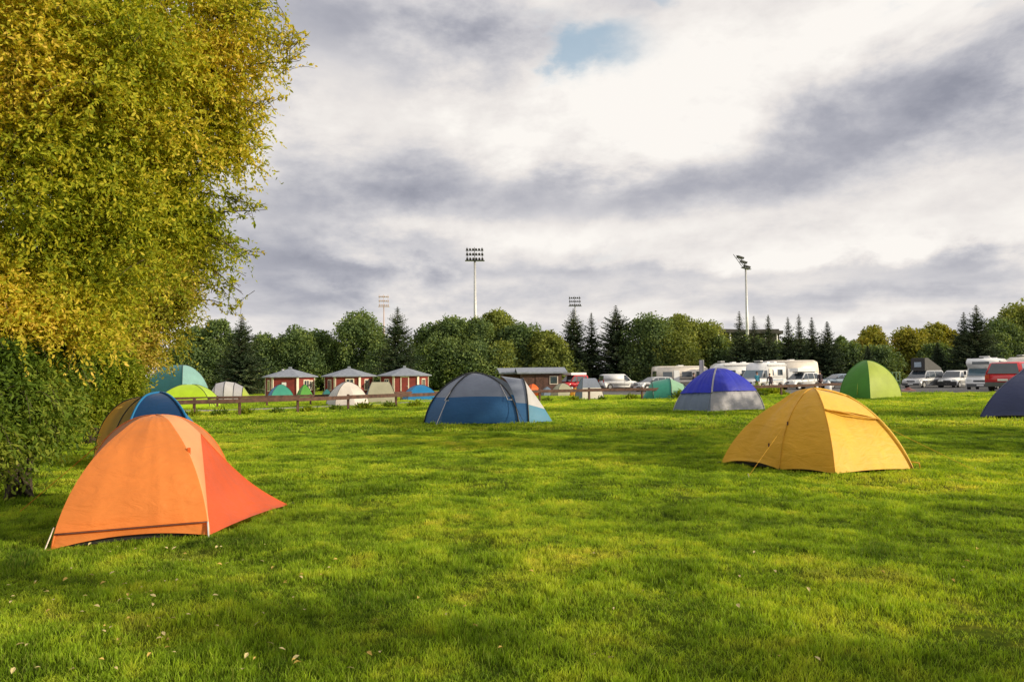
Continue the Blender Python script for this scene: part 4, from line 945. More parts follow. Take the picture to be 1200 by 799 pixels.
# ------------------------------------------------------------------ far buildings
mt('wall_tan', (0.42, 0.33, 0.26), 0.8); mt('roof_pale', (0.50, 0.49, 0.54), 0.5); mt('wall_white', (0.55, 0.52, 0.53), 0.7); mt('stand_dark', (0.07, 0.065, 0.06), 0.8)
def hall(label, px0, px1, Y, top_py, hwall, roofm, wallm, dep=25, nwin=8):
    a = G(px0, Y); b = G(px1, Y); w = b.x-a.x; loc = (a+b)/2; topz = P((px0+px1)/2, top_py, Y).z-loc.z
    t = thing('industrial_hall', label, 'building', loc, 0)
    hw = topz*hwall
    MB().box((0, dep/2, hw/2), (w, dep, hw)).build('wall', M[wallm], t)
    MB().add([(-w/2-0.5, -0.6, hw), (w/2+0.5, -0.6, hw), (w/2+0.5, dep*0.5, topz), (-w/2-0.5, dep*0.5, topz), (w/2+0.5, dep+0.6, hw), (-w/2-0.5, dep+0.6, hw)], [(0, 1, 2, 3), (3, 2, 4, 5), (0, 3, 5), (1, 4, 2)]).build('roof', M[roofm], t)
    for i in range(nwin):
        MB().box((-w/2+w*(i+0.5)/nwin, -0.03, hw*0.72), (w/nwin*0.6, 0.06, hw*0.22)).build('window', M['glass'], t)
    MB().box((w*0.3, -0.04, hw*0.28), (3, 0.08, hw*0.5)).build('door', M['stand_dark'], t)
hall('low tan hall with a pale roof between the spruces and the golden tree', 975, 1055, 150, 401, 0.72, 'roof_pale', 'wall_tan')
hall('pale hall with a white roof behind the golden trees', 1060, 1150, 170, 402, 0.7, 'roof_pale', 'wall_white')
def stand():
    a = G(822, 165); b = G(915, 165); w = b.x-a.x; loc = (a+b)/2; topz = P(870, 384, 165).z-loc.z
    t = thing('stadium_stand', 'dark roofed stadium grandstand behind the row of spruces', 'grandstand', loc, R(-4))
    MB().box((0, 8, topz*0.32), (w, 14, topz*1.3)).build('seating_block', M['stand_dark'], t)
    MB().add([(-w/2, -2, topz-0.9), (w/2, -2, topz-1.6), (w/2, 16, topz-2.4), (-w/2, 16, topz-0.3), (-w/2, -2, topz-0.1), (w/2, -2, topz-0.9), (w/2, 16, topz-1.6), (-w/2, 16, topz+0.4)], [(0, 1, 2, 3), (4, 7, 6, 5), (0, 4, 5, 1), (1, 5, 6, 2), (2, 6, 7, 3), (3, 7, 4, 0)]).build('roof', M['stand_dark'], t)
    for i in range(7): MB().tube([(-w/2+w*(i+.5)/7, -1.5, topz*0.4), (-w/2+w*(i+.5)/7, -1.5, topz-1.2)], 0.18, 6).build('column', M['galvanised'], t)
stand()

# ------------------------------------------------------------------ foliage meshes (numpy)
def leaf_mesh(name, C, Dv, Nv, Ln, Wd, shape=6):
    """one face per leaf. C centres (base), Dv unit direction, Nv unit normal"""
    n = len(C); S = np.cross(Dv, Nv); S /= (np.linalg.norm(S, axis=1, keepdims=True)+1e-9)
    Ln = Ln[:, None]; Wd = Wd[:, None]
    if shape == 6: prof = [(0, 0), (0.30, 0.5), (0.68, 0.42), (1, 0), (0.68, -0.42), (0.30, -0.5)]
    else: prof = [(0, 0), (0.45, 0.5), (1, 0), (0.45, -0.5)]
    k = len(prof); V = np.empty((n, k, 3))
    for i, (a, b) in enumerate(prof): V[:, i] = C+Dv*Ln*a+S*Wd*b+Nv*Ln*(0.10*abs(b)*2)
    me = bpy.data.meshes.new(name); me.vertices.add(n*k); me.vertices.foreach_set('co', V.ravel())
    me.loops.add(n*k); me.loops.foreach_set('vertex_index', np.arange(n*k, dtype=np.int32))
    me.polygons.add(n); me.polygons.foreach_set('loop_start', np.arange(0, n*k, k, dtype=np.int32)); me.update(calc_edges=True)
    return me
def unit(v): return v/(np.linalg.norm(v, axis=-1, keepdims=True)+1e-9)
def rnd_unit(n, rng): return unit(rng.normal(size=(n, 3)))

LM = {}
LM['willow'] = leafmat('leaf_willow', [(0.12, (0.14, 0.19, 0.014)), (0.36, (0.29, 0.32, 0.020)), (0.55, (0.46, 0.42, 0.035)), (0.74, (0.64, 0.49, 0.07)), (0.93, (0.80, 0.56, 0.13))], 0.45, 0.38, gain=1.2)
LM['willow2'] = leafmat('leaf_willow_far', [(0.15, (0.16, 0.19, 0.02)), (0.4, (0.32, 0.33, 0.035)), (0.65, (0.52, 0.40, 0.07)), (0.9, (0.64, 0.48, 0.14))], 0.4, 0.5)
LM['shrub'] = leafmat('leaf_shrub', [(0.2, (0.055, 0.10, 0.012)), (0.5, (0.12, 0.19, 0.018)), (0.8, (0.25, 0.29, 0.035)), (0.95, (0.38, 0.36, 0.08))], 0.35, 0.7)
LM['yshrub'] = leafmat('leaf_yellow_shrub', [(0.2, (0.10, 0.17, 0.012)), (0.5, (0.21, 0.27, 0.016)), (0.8, (0.36, 0.38, 0.03)), (0.95, (0.45, 0.40, 0.07))], 0.4, 0.8)
LM['decid'] = leafmat('leaf_dark_green', [(0.2, (0.055, 0.092, 0.040)), (0.5, (0.105, 0.155, 0.055)), (0.8, (0.17, 0.22, 0.062)), (0.95, (0.26, 0.29, 0.075))], 0.3, 0.35, gain=1.25)  # far-tree leaf colours lightened to carry a slight air haze
LM['olive'] = leafmat('leaf_olive', [(0.2, (0.10, 0.135, 0.035)), (0.5, (0.18, 0.22, 0.048)), (0.8, (0.28, 0.30, 0.065)), (0.95, (0.38, 0.36, 0.09))], 0.3, 0.35, gain=1.15)
LM['golden'] = leafmat('leaf_golden', [(0.2, (0.16, 0.18, 0.03)), (0.5, (0.28, 0.29, 0.04)), (0.8, (0.42, 0.36, 0.06)), (0.95, (0.54, 0.38, 0.08))], 0.3, 0.35)
LM['spruce'] = leafmat('needles_spruce', [(0.2, (0.032, 0.055, 0.034)), (0.5, (0.062, 0.095, 0.050)), (0.8, (0.12, 0.145, 0.065)), (0.95, (0.22, 0.20, 0.10))], 0.1, 0.4, 0.6)

def limb_tree(base, top, lobes, rng, r0, nper=1):
    """trunk and limbs as tubes from the base to every lobe centre"""
    mb = MB(); base = Vector(base); top = Vector(top)
    pts = [base.lerp(top, i/6)+Vector((rng.normal()*0.02, rng.normal()*0.02, 0))*(top-base).length*0.25*(0 < i) for i in range(7)]
    mb.tube(pts, [r0*(1-0.7*i/6) for i in range(7)], 8)
    for (c, rr) in lobes:
        c = Vector(c); k = int(rng.integers(1, 6)); s = pts[k]
        mid = s.lerp(c, 0.5)+Vector((rng.normal(), rng.normal(), 0.4+abs(rng.normal())*0.3))*0.12*(c-s).length*0.6
        mb.tube([s, mid, c], [r0*0.33*(1-k*0.1), r0*0.2, r0*0.05], 5)
    return mb

def near_crown(lobes, rng, n_twigs, leaf=(0.05, 0.085), wid=0.34, tl=(0.4, 0.9), droop=0.35, leaves=16, surf=(0.35, 1.0), outward=0.75, subs=9):
    """leafy twigs through lobes ((centre),(rx,ry,rz)); returns leaf arrays and twig tubes"""
    sub = []
    for c, rr in lobes:
        if max(rr) < 0.99 and len(lobes) == 1: sub.append((c, rr)); continue
        for k in range(subs):
            uu = unit(rng.normal(size=3)); fr = rng.uniform(0.20, 0.42); sub.append((tuple(np.array(c)+uu*np.array(rr)*rng.uniform(0.45, 0.85)), tuple(np.array(rr)*fr)))
    if subs: lobes = sub
    vol = np.array([l[1][0]*l[1][1]*l[1][2] for l in lobes])**0.72; pr = vol/vol.sum()
    idx = rng.choice(len(lobes), n_twigs, p=pr)
    Cc = np.array([l[0] for l in lobes])[idx]; Rr = np.array([l[1] for l in lobes])[idx]
    u = rnd_unit(n_twigs, rng); rad = rng.uniform(surf[0], surf[1], n_twigs)[:, None]
    S = Cc+u*Rr*rad
    out = unit(u*outward+rnd_unit(n_twigs, rng)*0.7+np.array([0, 0, 0.10])); tlen = rng.uniform(*tl, n_twigs)
    L = leaves; tt = np.linspace(0.05, 1, L)[None, :, None]
    pos = S[:, None, :]+out[:, None, :]*tlen[:, None, None]*tt+np.array([0, 0, -1.0])*(droop*tlen[:, None, None]*tt**2)
    tang = unit(out[:, None, :]*1.0+np.array([0, 0, -1.0])*(2*droop*tt))
    pos = pos.reshape(-1, 3); tang = tang.reshape(-1, 3); n = len(pos)
    side = rnd_unit(n, rng)
    dv = unit(tang*0.7+side*0.9+np.array([0, 0, -0.15])); nv = unit(np.cross(dv, rnd_unit(n, rng)))
    Ln = rng.uniform(*leaf, n); Wd = Ln*rng.uniform(wid*0.8, wid*1.2, n)
    return pos, dv, nv, Ln, Wd, (S, out, tlen)
def twig_mesh(S, out, tlen, droop, mb, k, rng, r=0.0035):
    for i in rng.choice(len(S), min(k, len(S)), replace=False):
        pts = [S[i]-out[i]*0.15]+[S[i]+out[i]*tlen[i]*t+np.array([0, 0, -1.0])*droop*tlen[i]*t*t for t in (0.3, 0.65, 0.95)]
        mb.tube([Vector(p) for p in pts], [r*1.6, r*1.2, r, r*0.5], 3, cap=False)

def big_tree(label, name, base, lobes, mat, ntw, rng, sparse=(), r0=0.3, top=None, cat='tree', tk=1500, **kw):
    base = Vector(base); t = thing(name, label, cat, base)
    arrs = []; dr = kw.get('droop', 0.35)
    a = near_crown(lobes, rng, ntw, **kw); arrs.append(a)
    for (pts, cnt, spread) in sparse:        # long sprays reaching out from the crown: a bough with twigs
        p = np.array([tuple(q) for q in pts]); seg = rng.uniform(0, len(p)-1.001, cnt); i = seg.astype(int); f = (seg-i)[:, None]
        S = p[i]*(1-f)+p[i+1]*f+rng.normal(size=(cnt, 3))*spread*0.3
        lb = [((0, 0, 0), (1, 1, 1))]
        aa = near_crown(lb, rng, cnt, leaf=kw.get('leaf', (0.05, 0.085)), wid=kw.get('wid', 0.34), tl=(spread*0.5, spread*1.3), droop=dr*0.6, leaves=kw.get('leaves', 16), surf=(0.0, 0.02), subs=0)
        L = kw.get('leaves', 16); pos = aa[0]+np.repeat(S, L, 0); arrs.append((pos,)+aa[1:5]+((aa[5][0]+S, aa[5][1], aa[5][2]),))
    cat_ = [np.concatenate([a[i] for a in arrs]) for i in range(5)]
    o = np.array(tuple(base)); cat_[0] = cat_[0]-o
    obj('crown', leaf_mesh('crown', *cat_), mat, t)
    tp = top or (base+Vector((0, 0, 4)))
    mb = limb_tree(Vector((0, 0, 0)), Vector(tp)-base, [(Vector(c)-base, r) for c, r in lobes], rng, r0)
    for (pts, cnt, spread) in sparse:
        mb.tube([Vector(q)-base for q in pts], [0.02-0.016*i/(len(pts)-1) for i in range(len(pts))], 4, cap=False)
    for a in arrs: S, out, tl = a[5]; twig_mesh(S-o, out, tl, dr, mb, tk, rng)
    mb.build('trunk', M['bark'], t, True)
    return t
def LB(px, py, Y, rpx, rpy, rY): s = Y/F; return (tuple(P(px, py, Y)), (rpx*s, rY, rpy*s))
rng = np.random.default_rng(11)
lob = [LB(60, 60, 11, 130, 110, 1.9), LB(170, 40, 11.5, 110, 90, 1.6), LB(240, 60, 11.8, 75, 70, 1.1), LB(40, 200, 11, 120, 110, 1.8), LB(150, 170, 11.4, 110, 95, 1.6), LB(225, 160, 11.8, 72, 65, 1.1),
       LB(50, 310, 11.6, 105, 75, 1.6), LB(150, 275, 12, 90, 75, 1.4), LB(205, 250, 12.3, 60, 60, 1.0), LB(255, 110, 12, 50, 50, 0.8), LB(-90, 120, 10.5, 130, 160, 2.2), LB(-80, -120, 11, 160, 130, 2.4), LB(100, -110, 12, 180, 110, 2.4), LB(260, -60, 12.5, 90, 70, 1.4), LB(-60, 300, 11.2, 90, 90, 1.6)]
lob += [LB(70, 350, 10.8, 80, 45, 1.0), LB(10, 340, 10.6, 60, 50, 1.0), LB(140, 330, 11.2, 60, 45, 1.0), LB(20, 20, 10.4, 120, 60, 1.4), LB(100, 60, 10.6, 110, 60, 1.2), LB(80, 140, 10.4, 110, 60, 1.2), LB(80, 240, 10.6, 110, 60, 1.2)]
lob += [LB(30, 375, 9.9, 34, 26, 0.4), LB(75, 385, 10.2, 30, 24, 0.4), LB(110, 375, 10.6, 34, 30, 0.5), LB(-5, 360, 9.8, 30, 34, 0.4), LB(285, 55, 11.7, 34, 40, 0.6), LB(262, 175, 12, 26, 34, 0.5), LB(255, 20, 11.8, 50, 40, 0.8)]
sp = [([P(250, 60, 11.8), P(295, 45, 11.6), P(352, 50, 11.5)], 44, 0.34), ([P(250, 95, 11.8), P(300, 75, 11.6), P(350, 72, 11.5)], 40, 0.32), ([P(240, 20, 11.8), P(300, 12, 11.6), P(322, 8, 11.6)], 40, 0.36),
      ([P(245, 120, 11.8), P(290, 118, 11.7), P(315, 128, 11.7)], 34, 0.30), ([P(240, 180, 11.9), P(275, 178, 12), P(305, 192, 12)], 20, 0.26), ([P(235, 250, 12.2), P(270, 248, 12.2), P(312, 246, 12.2)], 22, 0.26),
      ([P(230, 225, 12.2), P(270, 232, 12.2), P(295, 240, 12.2)], 16, 0.25), ([P(235, 270, 12.3), P(265, 285, 12.3), P(290, 305, 12.3)], 20, 0.27), ([P(225, 300, 12.5), P(255, 320, 12.5), P(285, 345, 12.5)], 24, 0.3), ([P(230, 140, 12), P(280, 142, 12), P(305, 158, 12)], 18, 0.25)]
big_tree('big golden willow filling the upper left with sprays of small leaves', 'willow_tree', (-8.9, 12.4, hz(-8.9, 12.4)), lob, LM['willow'], 27000, rng, sparse=sp, r0=0.28, top=(-6.6, 11.7, 7.0), leaf=(0.05, 0.095), wid=0.38, tl=(0.3, 0.7), leaves=15, tk=700, subs=14, surf=(0.3, 1.0))
rng = np.random.default_rng(12)
lob = [LB(60, 385, 17, 90, 60, 1.8), LB(125, 350, 18, 75, 60, 1.6), LB(180, 320, 18.5, 50, 60, 1.2), LB(170, 375, 18.5, 48, 36, 1.2), LB(205, 345, 19, 32, 38, 0.9), LB(110, 410, 17.5, 50, 44, 1.3), LB(135, 405, 18, 36, 26, 1.0), LB(200, 290, 19, 42, 50, 1.0)]
sp = [([P(220, 350, 19), P(250, 352, 19), P(278, 362, 19)], 16, 0.3), ([P(225, 330, 19), P(255, 335, 19), P(272, 350, 19)], 16, 0.3), ([P(225, 285, 19), P(262, 282, 19), P(290, 292, 19)], 12, 0.3)]
big_tree('yellowed willow further back whose low crown hangs beside the teal tent', 'willow_tree', (P(110, 440, 18).x, 18, hz(-10, 18)), lob, LM['willow2'], 8500, rng, sparse=sp, r0=0.22, top=P(110, 300, 18), leaf=(0.07, 0.11), wid=0.42, tl=(0.35, 0.75), leaves=14, tk=500)
rng = np.random.default_rng(13)
def shrub(label, lobes, mat, ntw, base, **kw):
    base = Vector(base); t = thing('leafy_shrub', label, 'shrub', base); o = np.array(tuple(base))
    a = near_crown(lobes, rng, ntw, **kw)
    keep = a[0][:, 2] > 0.02
    obj('foliage', leaf_mesh('foliage', a[0][keep]-o, a[1][keep], a[2][keep], a[3][keep], a[4][keep]), mat, t)
    mb = MB()
    for c, r in lobes:
        mb.tube([Vector((rng.normal()*0.1, rng.normal()*0.1, 0)), (Vector(c)-base)*0.6+Vector((0, 0, -0.1)), Vector(c)-base], [0.04, 0.025, 0.01], 5)
    twig_mesh(a[5][0]-o, a[5][1], a[5][2], kw.get('droop', 0.35), mb, 500, rng); mb.build('stem', M['bark'], t, True)
shrub('dark green drooping shrub at the left edge beneath the willow', [LB(-8, 425, 9.6, 34, 34, 0.7), LB(4, 470, 9.4, 32, 40, 0.7), LB(42, 425, 10, 26, 32, 0.7), LB(40, 468, 10, 26, 36, 0.6), LB(66, 432, 10.4, 18, 26, 0.5), LB(58, 482, 10.2, 14, 22, 0.4), LB(-50, 430, 9.4, 60, 70, 1.0), LB(-5, 510, 9.0, 16, 26, 0.4), LB(28, 492, 9.6, 18, 20, 0.4)], LM['shrub'], 5200, (P(20, 440, 9.8).x, 9.8, 0), leaf=(0.055, 0.10), wid=0.32, tl=(0.15, 0.5), droop=1.0, leaves=12, subs=7)
shrub('bright yellow green shrub between the dark shrub and the tents', [LB(95, 415, 16, 36, 44, 0.8), LB(125, 425, 16, 32, 42, 0.7), LB(146, 452, 16.3, 20, 30, 0.5), LB(95, 470, 15.5, 30, 34, 0.6), LB(60, 440, 15.5, 34, 50, 0.8), LB(125, 470, 15.8, 20, 26, 0.5)], LM['yshrub'], 5200, (P(120, 440, 16).x, 16, 0), leaf=(0.05, 0.09), wid=0.42, tl=(0.2, 0.45), droop=0.5, leaves=12)

# background deciduous trees
def bg_tree(label, px, Y, top_py, wpx, kind, seed, cat='tree', name='broadleaf_tree', base_py=None, group='trees along the far side of the campsite', dens=1.0, low=0.12, sx=1.0):
    rg = np.random.default_rng(seed); b = G(px, Y); h = (P(px, top_py, Y).z-b.z)*rg.uniform(0.97, 1.07); w = wpx*Y/F*rg.uniform(1.2, 1.45)
    t = thing(name, label, cat, b, 0, group)
    nl = 44; lobes = []
    for i in range(nl):
        zf = rg.uniform(low, 0.90); prof = math.sin(PI*min(1, (zf*0.80+0.16)))**0.65
        a = rg.uniform(0, 2*PI); rr = w/2*prof*rg.uniform(0.25, 0.86); lr = w*rg.uniform(0.13, 0.22)*(1.15-0.45*zf)
        lobes.append(((rr*math.cos(a), rr*math.sin(a)*0.8, h*zf), (lr, lr, lr*rg.uniform(0.8, 1.2))))
    for i in range(7):
        a = rg.uniform(0, 2*PI); rr = w*rg.uniform(0.0, 0.26); lr = w*rg.uniform(0.06, 0.11); lobes.append(((rr*math.cos(a), rr*math.sin(a), h*(1.0-0.5*(rr/w))-lr*1.1), (lr, lr, lr*1.5)))
    for i in range(16):
        a = rg.uniform(0, 2*PI); q_ = rg.uniform(0.25, 0.95); rr = w/2*q_; lr = w*rg.uniform(0.035, 0.07); zt = h*(1.0-0.62*q_**1.6)*rg.uniform(0.92, 1.05)
        lobes.append(((rr*math.cos(a), rr*math.sin(a)*0.8, zt), (lr, lr, lr*rg.uniform(1.6, 2.8))))
    N_ = int(19000*dens*max(0.35, min(1.5, w*h/45)))
    vol = np.array([l[1][0]**2 for l in lobes]); idx = rg.choice(len(lobes), N_, p=vol/vol.sum())
    C = np.array([l[0] for l in lobes])[idx]; Rr = np.array([l[1] for l in lobes])[idx]
    u = rnd_unit(N_, rg); pos = C+u*Rr*(rg.uniform(0.25, 1.45, N_)[:, None])**0.6
    pos[:, 2] = np.maximum(pos[:, 2], 0.1)
    dv = unit(u*0.6+rnd_unit(N_, rg)); nv = unit(u*0.8+rnd_unit(N_, rg)*0.8); nv = unit(nv-dv*(nv*dv).sum(1, keepdims=True))
    Ln = rg.uniform(0.18, 0.40, N_)*(Y/95)
    obj('crown', leaf_mesh('crown', pos, dv, nv, Ln, Ln*rg.uniform(0.5, 0.85, N_), 4), LM[kind], t)
    limb_tree(Vector((0, 0, 0)), Vector((0, 0, h*0.75)), [(c, r) for c, r in lobes[:14]], rg, 0.18*max(0.5, h/8)).build('trunk', M['bark'], t, True)
    return t
def spruce(label, px, Y, top_py, wpx, seed, group='trees along the far side of the campsite', droop=0.25, gap=1.0):
    rg = np.random.default_rng(seed); b = G(px, Y); h = P(px, top_py, Y).z-b.z; w = wpx*Y/F*1.5
    t = thing('spruce_tree', label, 'tree', b, 0, group)
    C = []; Dd = []; Nn = []; Ls = []; Ws = []
    z = h*0.04; mb = MB(); mb.tube([(0, 0, 0), (0, 0, h*0.6), (0, 0, h*0.995)], [0.16*h/8, 0.08*h/8, 0.012], 6)
    while z < h*0.985:
        zf = z/h; r = w/2*(1-zf)**0.95*rg.uniform(0.78, 1.12); nb = int(9+8*(1-zf)); a0 = rg.uniform(0, 6.28)
        for i in range(nb):
            a = a0+2*PI*i/nb+rg.normal()*0.2; rb = max(0.08, r*rg.uniform(0.55, 1.12)); el = 0.35*zf-droop*(1-zf)+rg.normal()*0.08
            d = np.array([math.cos(a)*math.cos(el), math.sin(a)*math.cos(el), math.sin(el)])
            m = max(3, int(rb/0.17)); k = 4
            f = np.repeat(np.linspace(0.12, 1.0, m), k)+rg.normal(size=m*k)*0.02
            p = np.array([0, 0, z])+d*rb*f[:, None]; p[:, 2] += (0.16*rb*f**2.2)
            sd = np.array([-math.sin(a), math.cos(a), 0]); sg = np.where(np.arange(m*k) % 2 == 0, 1, -1)[:, None]
            dv = unit(d*0.8+sd*sg*rg.uniform(0.3, 1.0, (m*k, 1))+rg.normal(size=(m*k, 3))*0.25)
            C.append(p); Dd.append(dv); Nn.append(unit(np.cross(dv, sd)+rg.normal(size=(m*k, 3))*0.5)); l_ = rg.uniform(0.24, 0.5, m*k)*(1.15-0.5*f)*(Y/95)*min(1, 0.22+rb*0.62)
            Ls.append(l_); Ws.append(l_*rg.uniform(0.28, 0.5, m*k))
            if i % 3 == 0: mb.tube([(0, 0, z), tuple(np.array([0, 0, z])+d*rb*0.8)], [0.03, 0.01], 3, cap=False)
        z += h*0.021*gap*rg.uniform(0.8, 1.25)*(1.25-0.35*zf)
    dv = np.concatenate(Dd); nv = np.concatenate(Nn); nv = unit(nv-dv*(nv*dv).sum(1, keepdims=True))
    obj('crown', leaf_mesh('crown', np.concatenate(C), dv, nv, np.concatenate(Ls), np.concatenate(Ws), 4), LM['spruce'], t)
    mb.build('trunk', M['bark'], t, True)
    return t
TR = [  # label, px, Y, top, width, kind
 ('dark bushy tree showing just right of the willow, behind the teal tent', 228, 88, 388, 44, 'decid'),
 ('loose dark tree between the willow and the leftmost spruce', 255, 86, 378, 38, 'decid'),
 ('dark tree behind the left end of the first red cabin', 312, 90, 392, 40, 'decid'),
 ('broad dark green tree above the first red cabin', 345, 90, 384, 50, 'decid'),
 ('dark tree in the dip between the first and second cabins', 376, 92, 392, 40, 'decid'),
 ('small yellowing tree in the notch above the second cabin', 392, 97, 402, 18, 'golden'),
 ('tall rounded dark tree above the second red cabin', 424, 92, 371, 62, 'decid'),
 ('dark tree directly right of the tall spruce above the third cabin', 504, 92, 384, 46, 'decid'),
 ('wide dark tree at the left foot of the middle floodlight mast', 532, 92, 378, 54, 'decid'),
 ('dark tree straight below the middle floodlight mast', 560, 93, 375, 46, 'decid'),
 ('tree with a yellow green top right of the middle floodlight mast', 585, 96, 367, 40, 'olive'),
 ('greyish green tree above the brown wooden buildings', 612, 93, 377, 52, 'decid'),
 ('olive tree sloping down towards the pair of spruces', 636, 92, 386, 36, 'olive'),
 ('low olive bush-like tree in front, above the big grey and blue tent', 588, 86, 400, 44, 'olive'),
 ('golden olive low tree above the red camper', 648, 85, 397, 46, 'olive'),
 ('dark low tree behind the third cabin roof', 520, 86, 402, 52, 'decid'),
 ('green tree immediately right of the broad spruce', 762, 90, 373, 54, 'decid'),
 ('full green tree behind the left caravan', 795, 92, 374, 56, 'olive'),
 ('pale olive low tree in front of the full green tree', 785, 84, 393, 56, 'olive'),
 ('green tree left of the grandstand roof', 826, 92, 382, 46, 'olive'),
 ('dark low tree between the caravans and the grandstand', 846, 90, 396, 34, 'decid'),
 ('dark low tree left of the first caravan behind the white van', 742, 97, 404, 40, 'decid'),
 ('small round tree on the skyline right of the row of spruces', 987, 130, 396, 16, 'decid'),
 ('golden tree with a ragged top above the green dome tent', 1022, 95, 384, 36, 'golden'),
 ('low dark tree under the ragged golden tree', 1030, 86, 410, 40, 'decid'),
 ('low green tree behind the blue grey estate car', 994, 88, 404, 30, 'decid'),
 ('tall golden green tree behind the silver camper van', 1066, 95, 383, 32, 'golden'),
 ('narrow golden tree right of the tall golden green one', 1084, 100, 385, 26, 'golden'),
 ('orange tinted tree above the delivery van', 1100, 102, 382, 30, 'golden'),
 ('pale golden tree against the spruce pair at the right', 1118, 102, 388, 26, 'golden'),
 ('low dark bush behind the raised camper roof', 1098, 86, 404, 40, 'decid'),
 ('low grey green bush behind the delivery van', 1128, 86, 412, 46, 'decid'),
 ('dark green tree right of the spruce pair', 1172, 92, 376, 44, 'decid'),
 ('tall olive tree at the right edge of the picture', 1196, 94, 362, 50, 'olive'),
 ('dark tree beyond the right edge behind the cream motorhome', 1225, 92, 372, 50, 'decid'),
 ('low dark undergrowth tree between the second and third cabins', 446, 88, 410, 48, 'decid'),
 ('low dark undergrowth tree behind the first cabin', 300, 86, 412, 60, 'decid'),
 ('low dark undergrowth tree behind the teal tent', 225, 80, 408, 60, 'decid'),
 ('low dark tree behind the brown wooden buildings', 560, 90, 405, 60, 'decid'),
 ('low dark tree between the pair of spruces and the olive tree', 660, 92, 408, 46, 'decid'),
 ('low dark tree at the foot of the row of spruces', 880, 94, 404, 60, 'decid'),
 ('low dark tree behind the cream caravan with a high window', 930, 94, 404, 60, 'decid'),
 ('low dark tree behind the white off-roader', 965, 92, 408, 44, 'decid'),
 ('low dark bush behind the right motorhomes', 1160, 84, 404, 50, 'decid'),
 ('low dark bush behind the cream motorhome at the edge', 1205, 86, 404, 56, 'decid'),
]
for i, (lb, px, Y, tp, w, k) in enumerate(TR): bg_tree(lb, px, max(Y, 90)+5, tp, w, k, 100+i)
SP = [('large leftmost spruce behind the first red cabin', 283, 84, 368, 52), ('tall dark spruce between the second and third red cabins', 466, 84, 358, 52), ('left spruce of the trio behind the white van', 673, 97, 360, 44),
 ('narrow middle spruce of the trio behind the white van', 694, 98, 365, 28), ('broad right spruce of the trio behind the white van', 723, 96, 357, 60),
 ('first spruce of the row, left of the tilted floodlight', 868, 88, 363, 30), ('second spruce of the row, right under the tilted floodlight', 885, 88, 370, 26), ('third spruce of the row, right of the floodlight pole', 902, 88, 368, 30),
 ('fourth spruce of the row, above the cream caravan', 925, 90, 371, 28), ('fifth spruce of the row, taller than its neighbours', 938, 88, 367, 26), ('sixth spruce of the row, above the white off-roader', 953, 90, 371, 28), ('seventh and lowest spruce, at the end of the row', 971, 88, 376, 34),
 ('slim dark spruce under the pale hall', 1018, 88, 405, 22), ('left spruce of the pair above the white motorhome', 1132, 88, 365, 36), ('right and taller spruce of the pair above the white motorhome', 1147, 86, 356, 46), ('small dark spruce between the golden trees and the camper roof', 1100, 90, 400, 24)]
for i, (lb, px, Y, tp, w) in enumerate(SP): spruce(lb, px, Y, tp, w*1.22, 300+i)
# trees standing out of frame on the right whose long evening shadows cross the lawn
SUN_DIR = Vector((0.945, -0.327, 0)).normalized()
def side_tree(label, x, y, h, w, seed):
    rg = np.random.default_rng(seed); b = Vector((x, y, hz(x, y))); t = thing('broadleaf_tree', label, 'tree', b, 0, 'trees beyond the right edge of the view')
    N_ = int((1500 if w > 4 else 700)*w); lobes = []
    for i in range(18):
        zf = rg.uniform(0.2, 0.9); a = rg.uniform(0, 6.28); rr = w/2*math.sin(PI*min(1, zf*0.8+0.15))*rg.uniform(0.2, 0.85); lr = w*rg.uniform(0.10, 0.18)
        lobes.append(((rr*math.cos(a), rr*math.sin(a), h*zf), lr))
    idx = rg.integers(0, 18, N_); C = np.array([l[0] for l in lobes])[idx]; u = rnd_unit(N_, rg); pos = C+u*np.array([l[1] for l in lobes])[idx][:, None]*rg.uniform(0.3, 1.1, N_)[:, None]
    dv = rnd_unit(N_, rg); nv = unit(np.cross(dv, rnd_unit(N_, rg))); Ln = rg.uniform(0.2, 0.4, N_)
    obj('crown', leaf_mesh('crown', pos, dv, nv, Ln, Ln*0.6, 4), LM['olive'], t)
    limb_tree(Vector((0, 0, 0)), Vector((0, 0, h*0.7)), [(c, r) for c, r in lobes], rg, 0.2).build('trunk', M['bark'], t, True)
for i, (x, y, h, w) in enumerate(((25, 9.2, 12.5, 5.0), (24, 14.5, 12, 5.5), (31, 20.5, 13, 5.5), (21, -3.1, 9.5, 1.9))):
    side_tree('broadleaf tree beyond the right edge of the lawn', x, y, h, w, 500+i)

# ------------------------------------------------------------------ weeds along the fence
def weed(px, Y, s, seed, label):
    rg = np.random.default_rng(seed); b = G(px, Y); n = int(300*s)
    C = rg.normal(size=(n, 3))*np.array([0.17, 0.15, 0.10])*s; C[:, 2] = abs(C[:, 2])
    dv = unit(C*np.array([1, 1, 0.3])+np.array([0, 0, 0.35])+rg.normal(size=(n, 3))*0.2); nv = unit(np.cross(dv, rnd_unit(n, rg))); Ln = rg.uniform(0.12, 0.26, n)*s**0.5
    o = obj('weed_clump', leaf_mesh('weed_clump', C, dv, nv, Ln, Ln*0.3, 6), LM['yshrub'] if seed % 2 else LM['shrub'], loc=b)
    tag(o, label, 'weeds', 'weed clumps along the fence')
for i in range(26):
    u = 0.35+ i*0.55; k = min(len(fp)-2, int(u)); f = u-k
    p = fp[k].lerp(fp[k+1], f)
    wx = 600+p.x/p.y*F
    weed(wx, p.y+random.uniform(-0.1, 0.5), random.uniform(0.55, 0.9), 40+i, 'clump of weeds growing at the foot of the low brown rail fence')
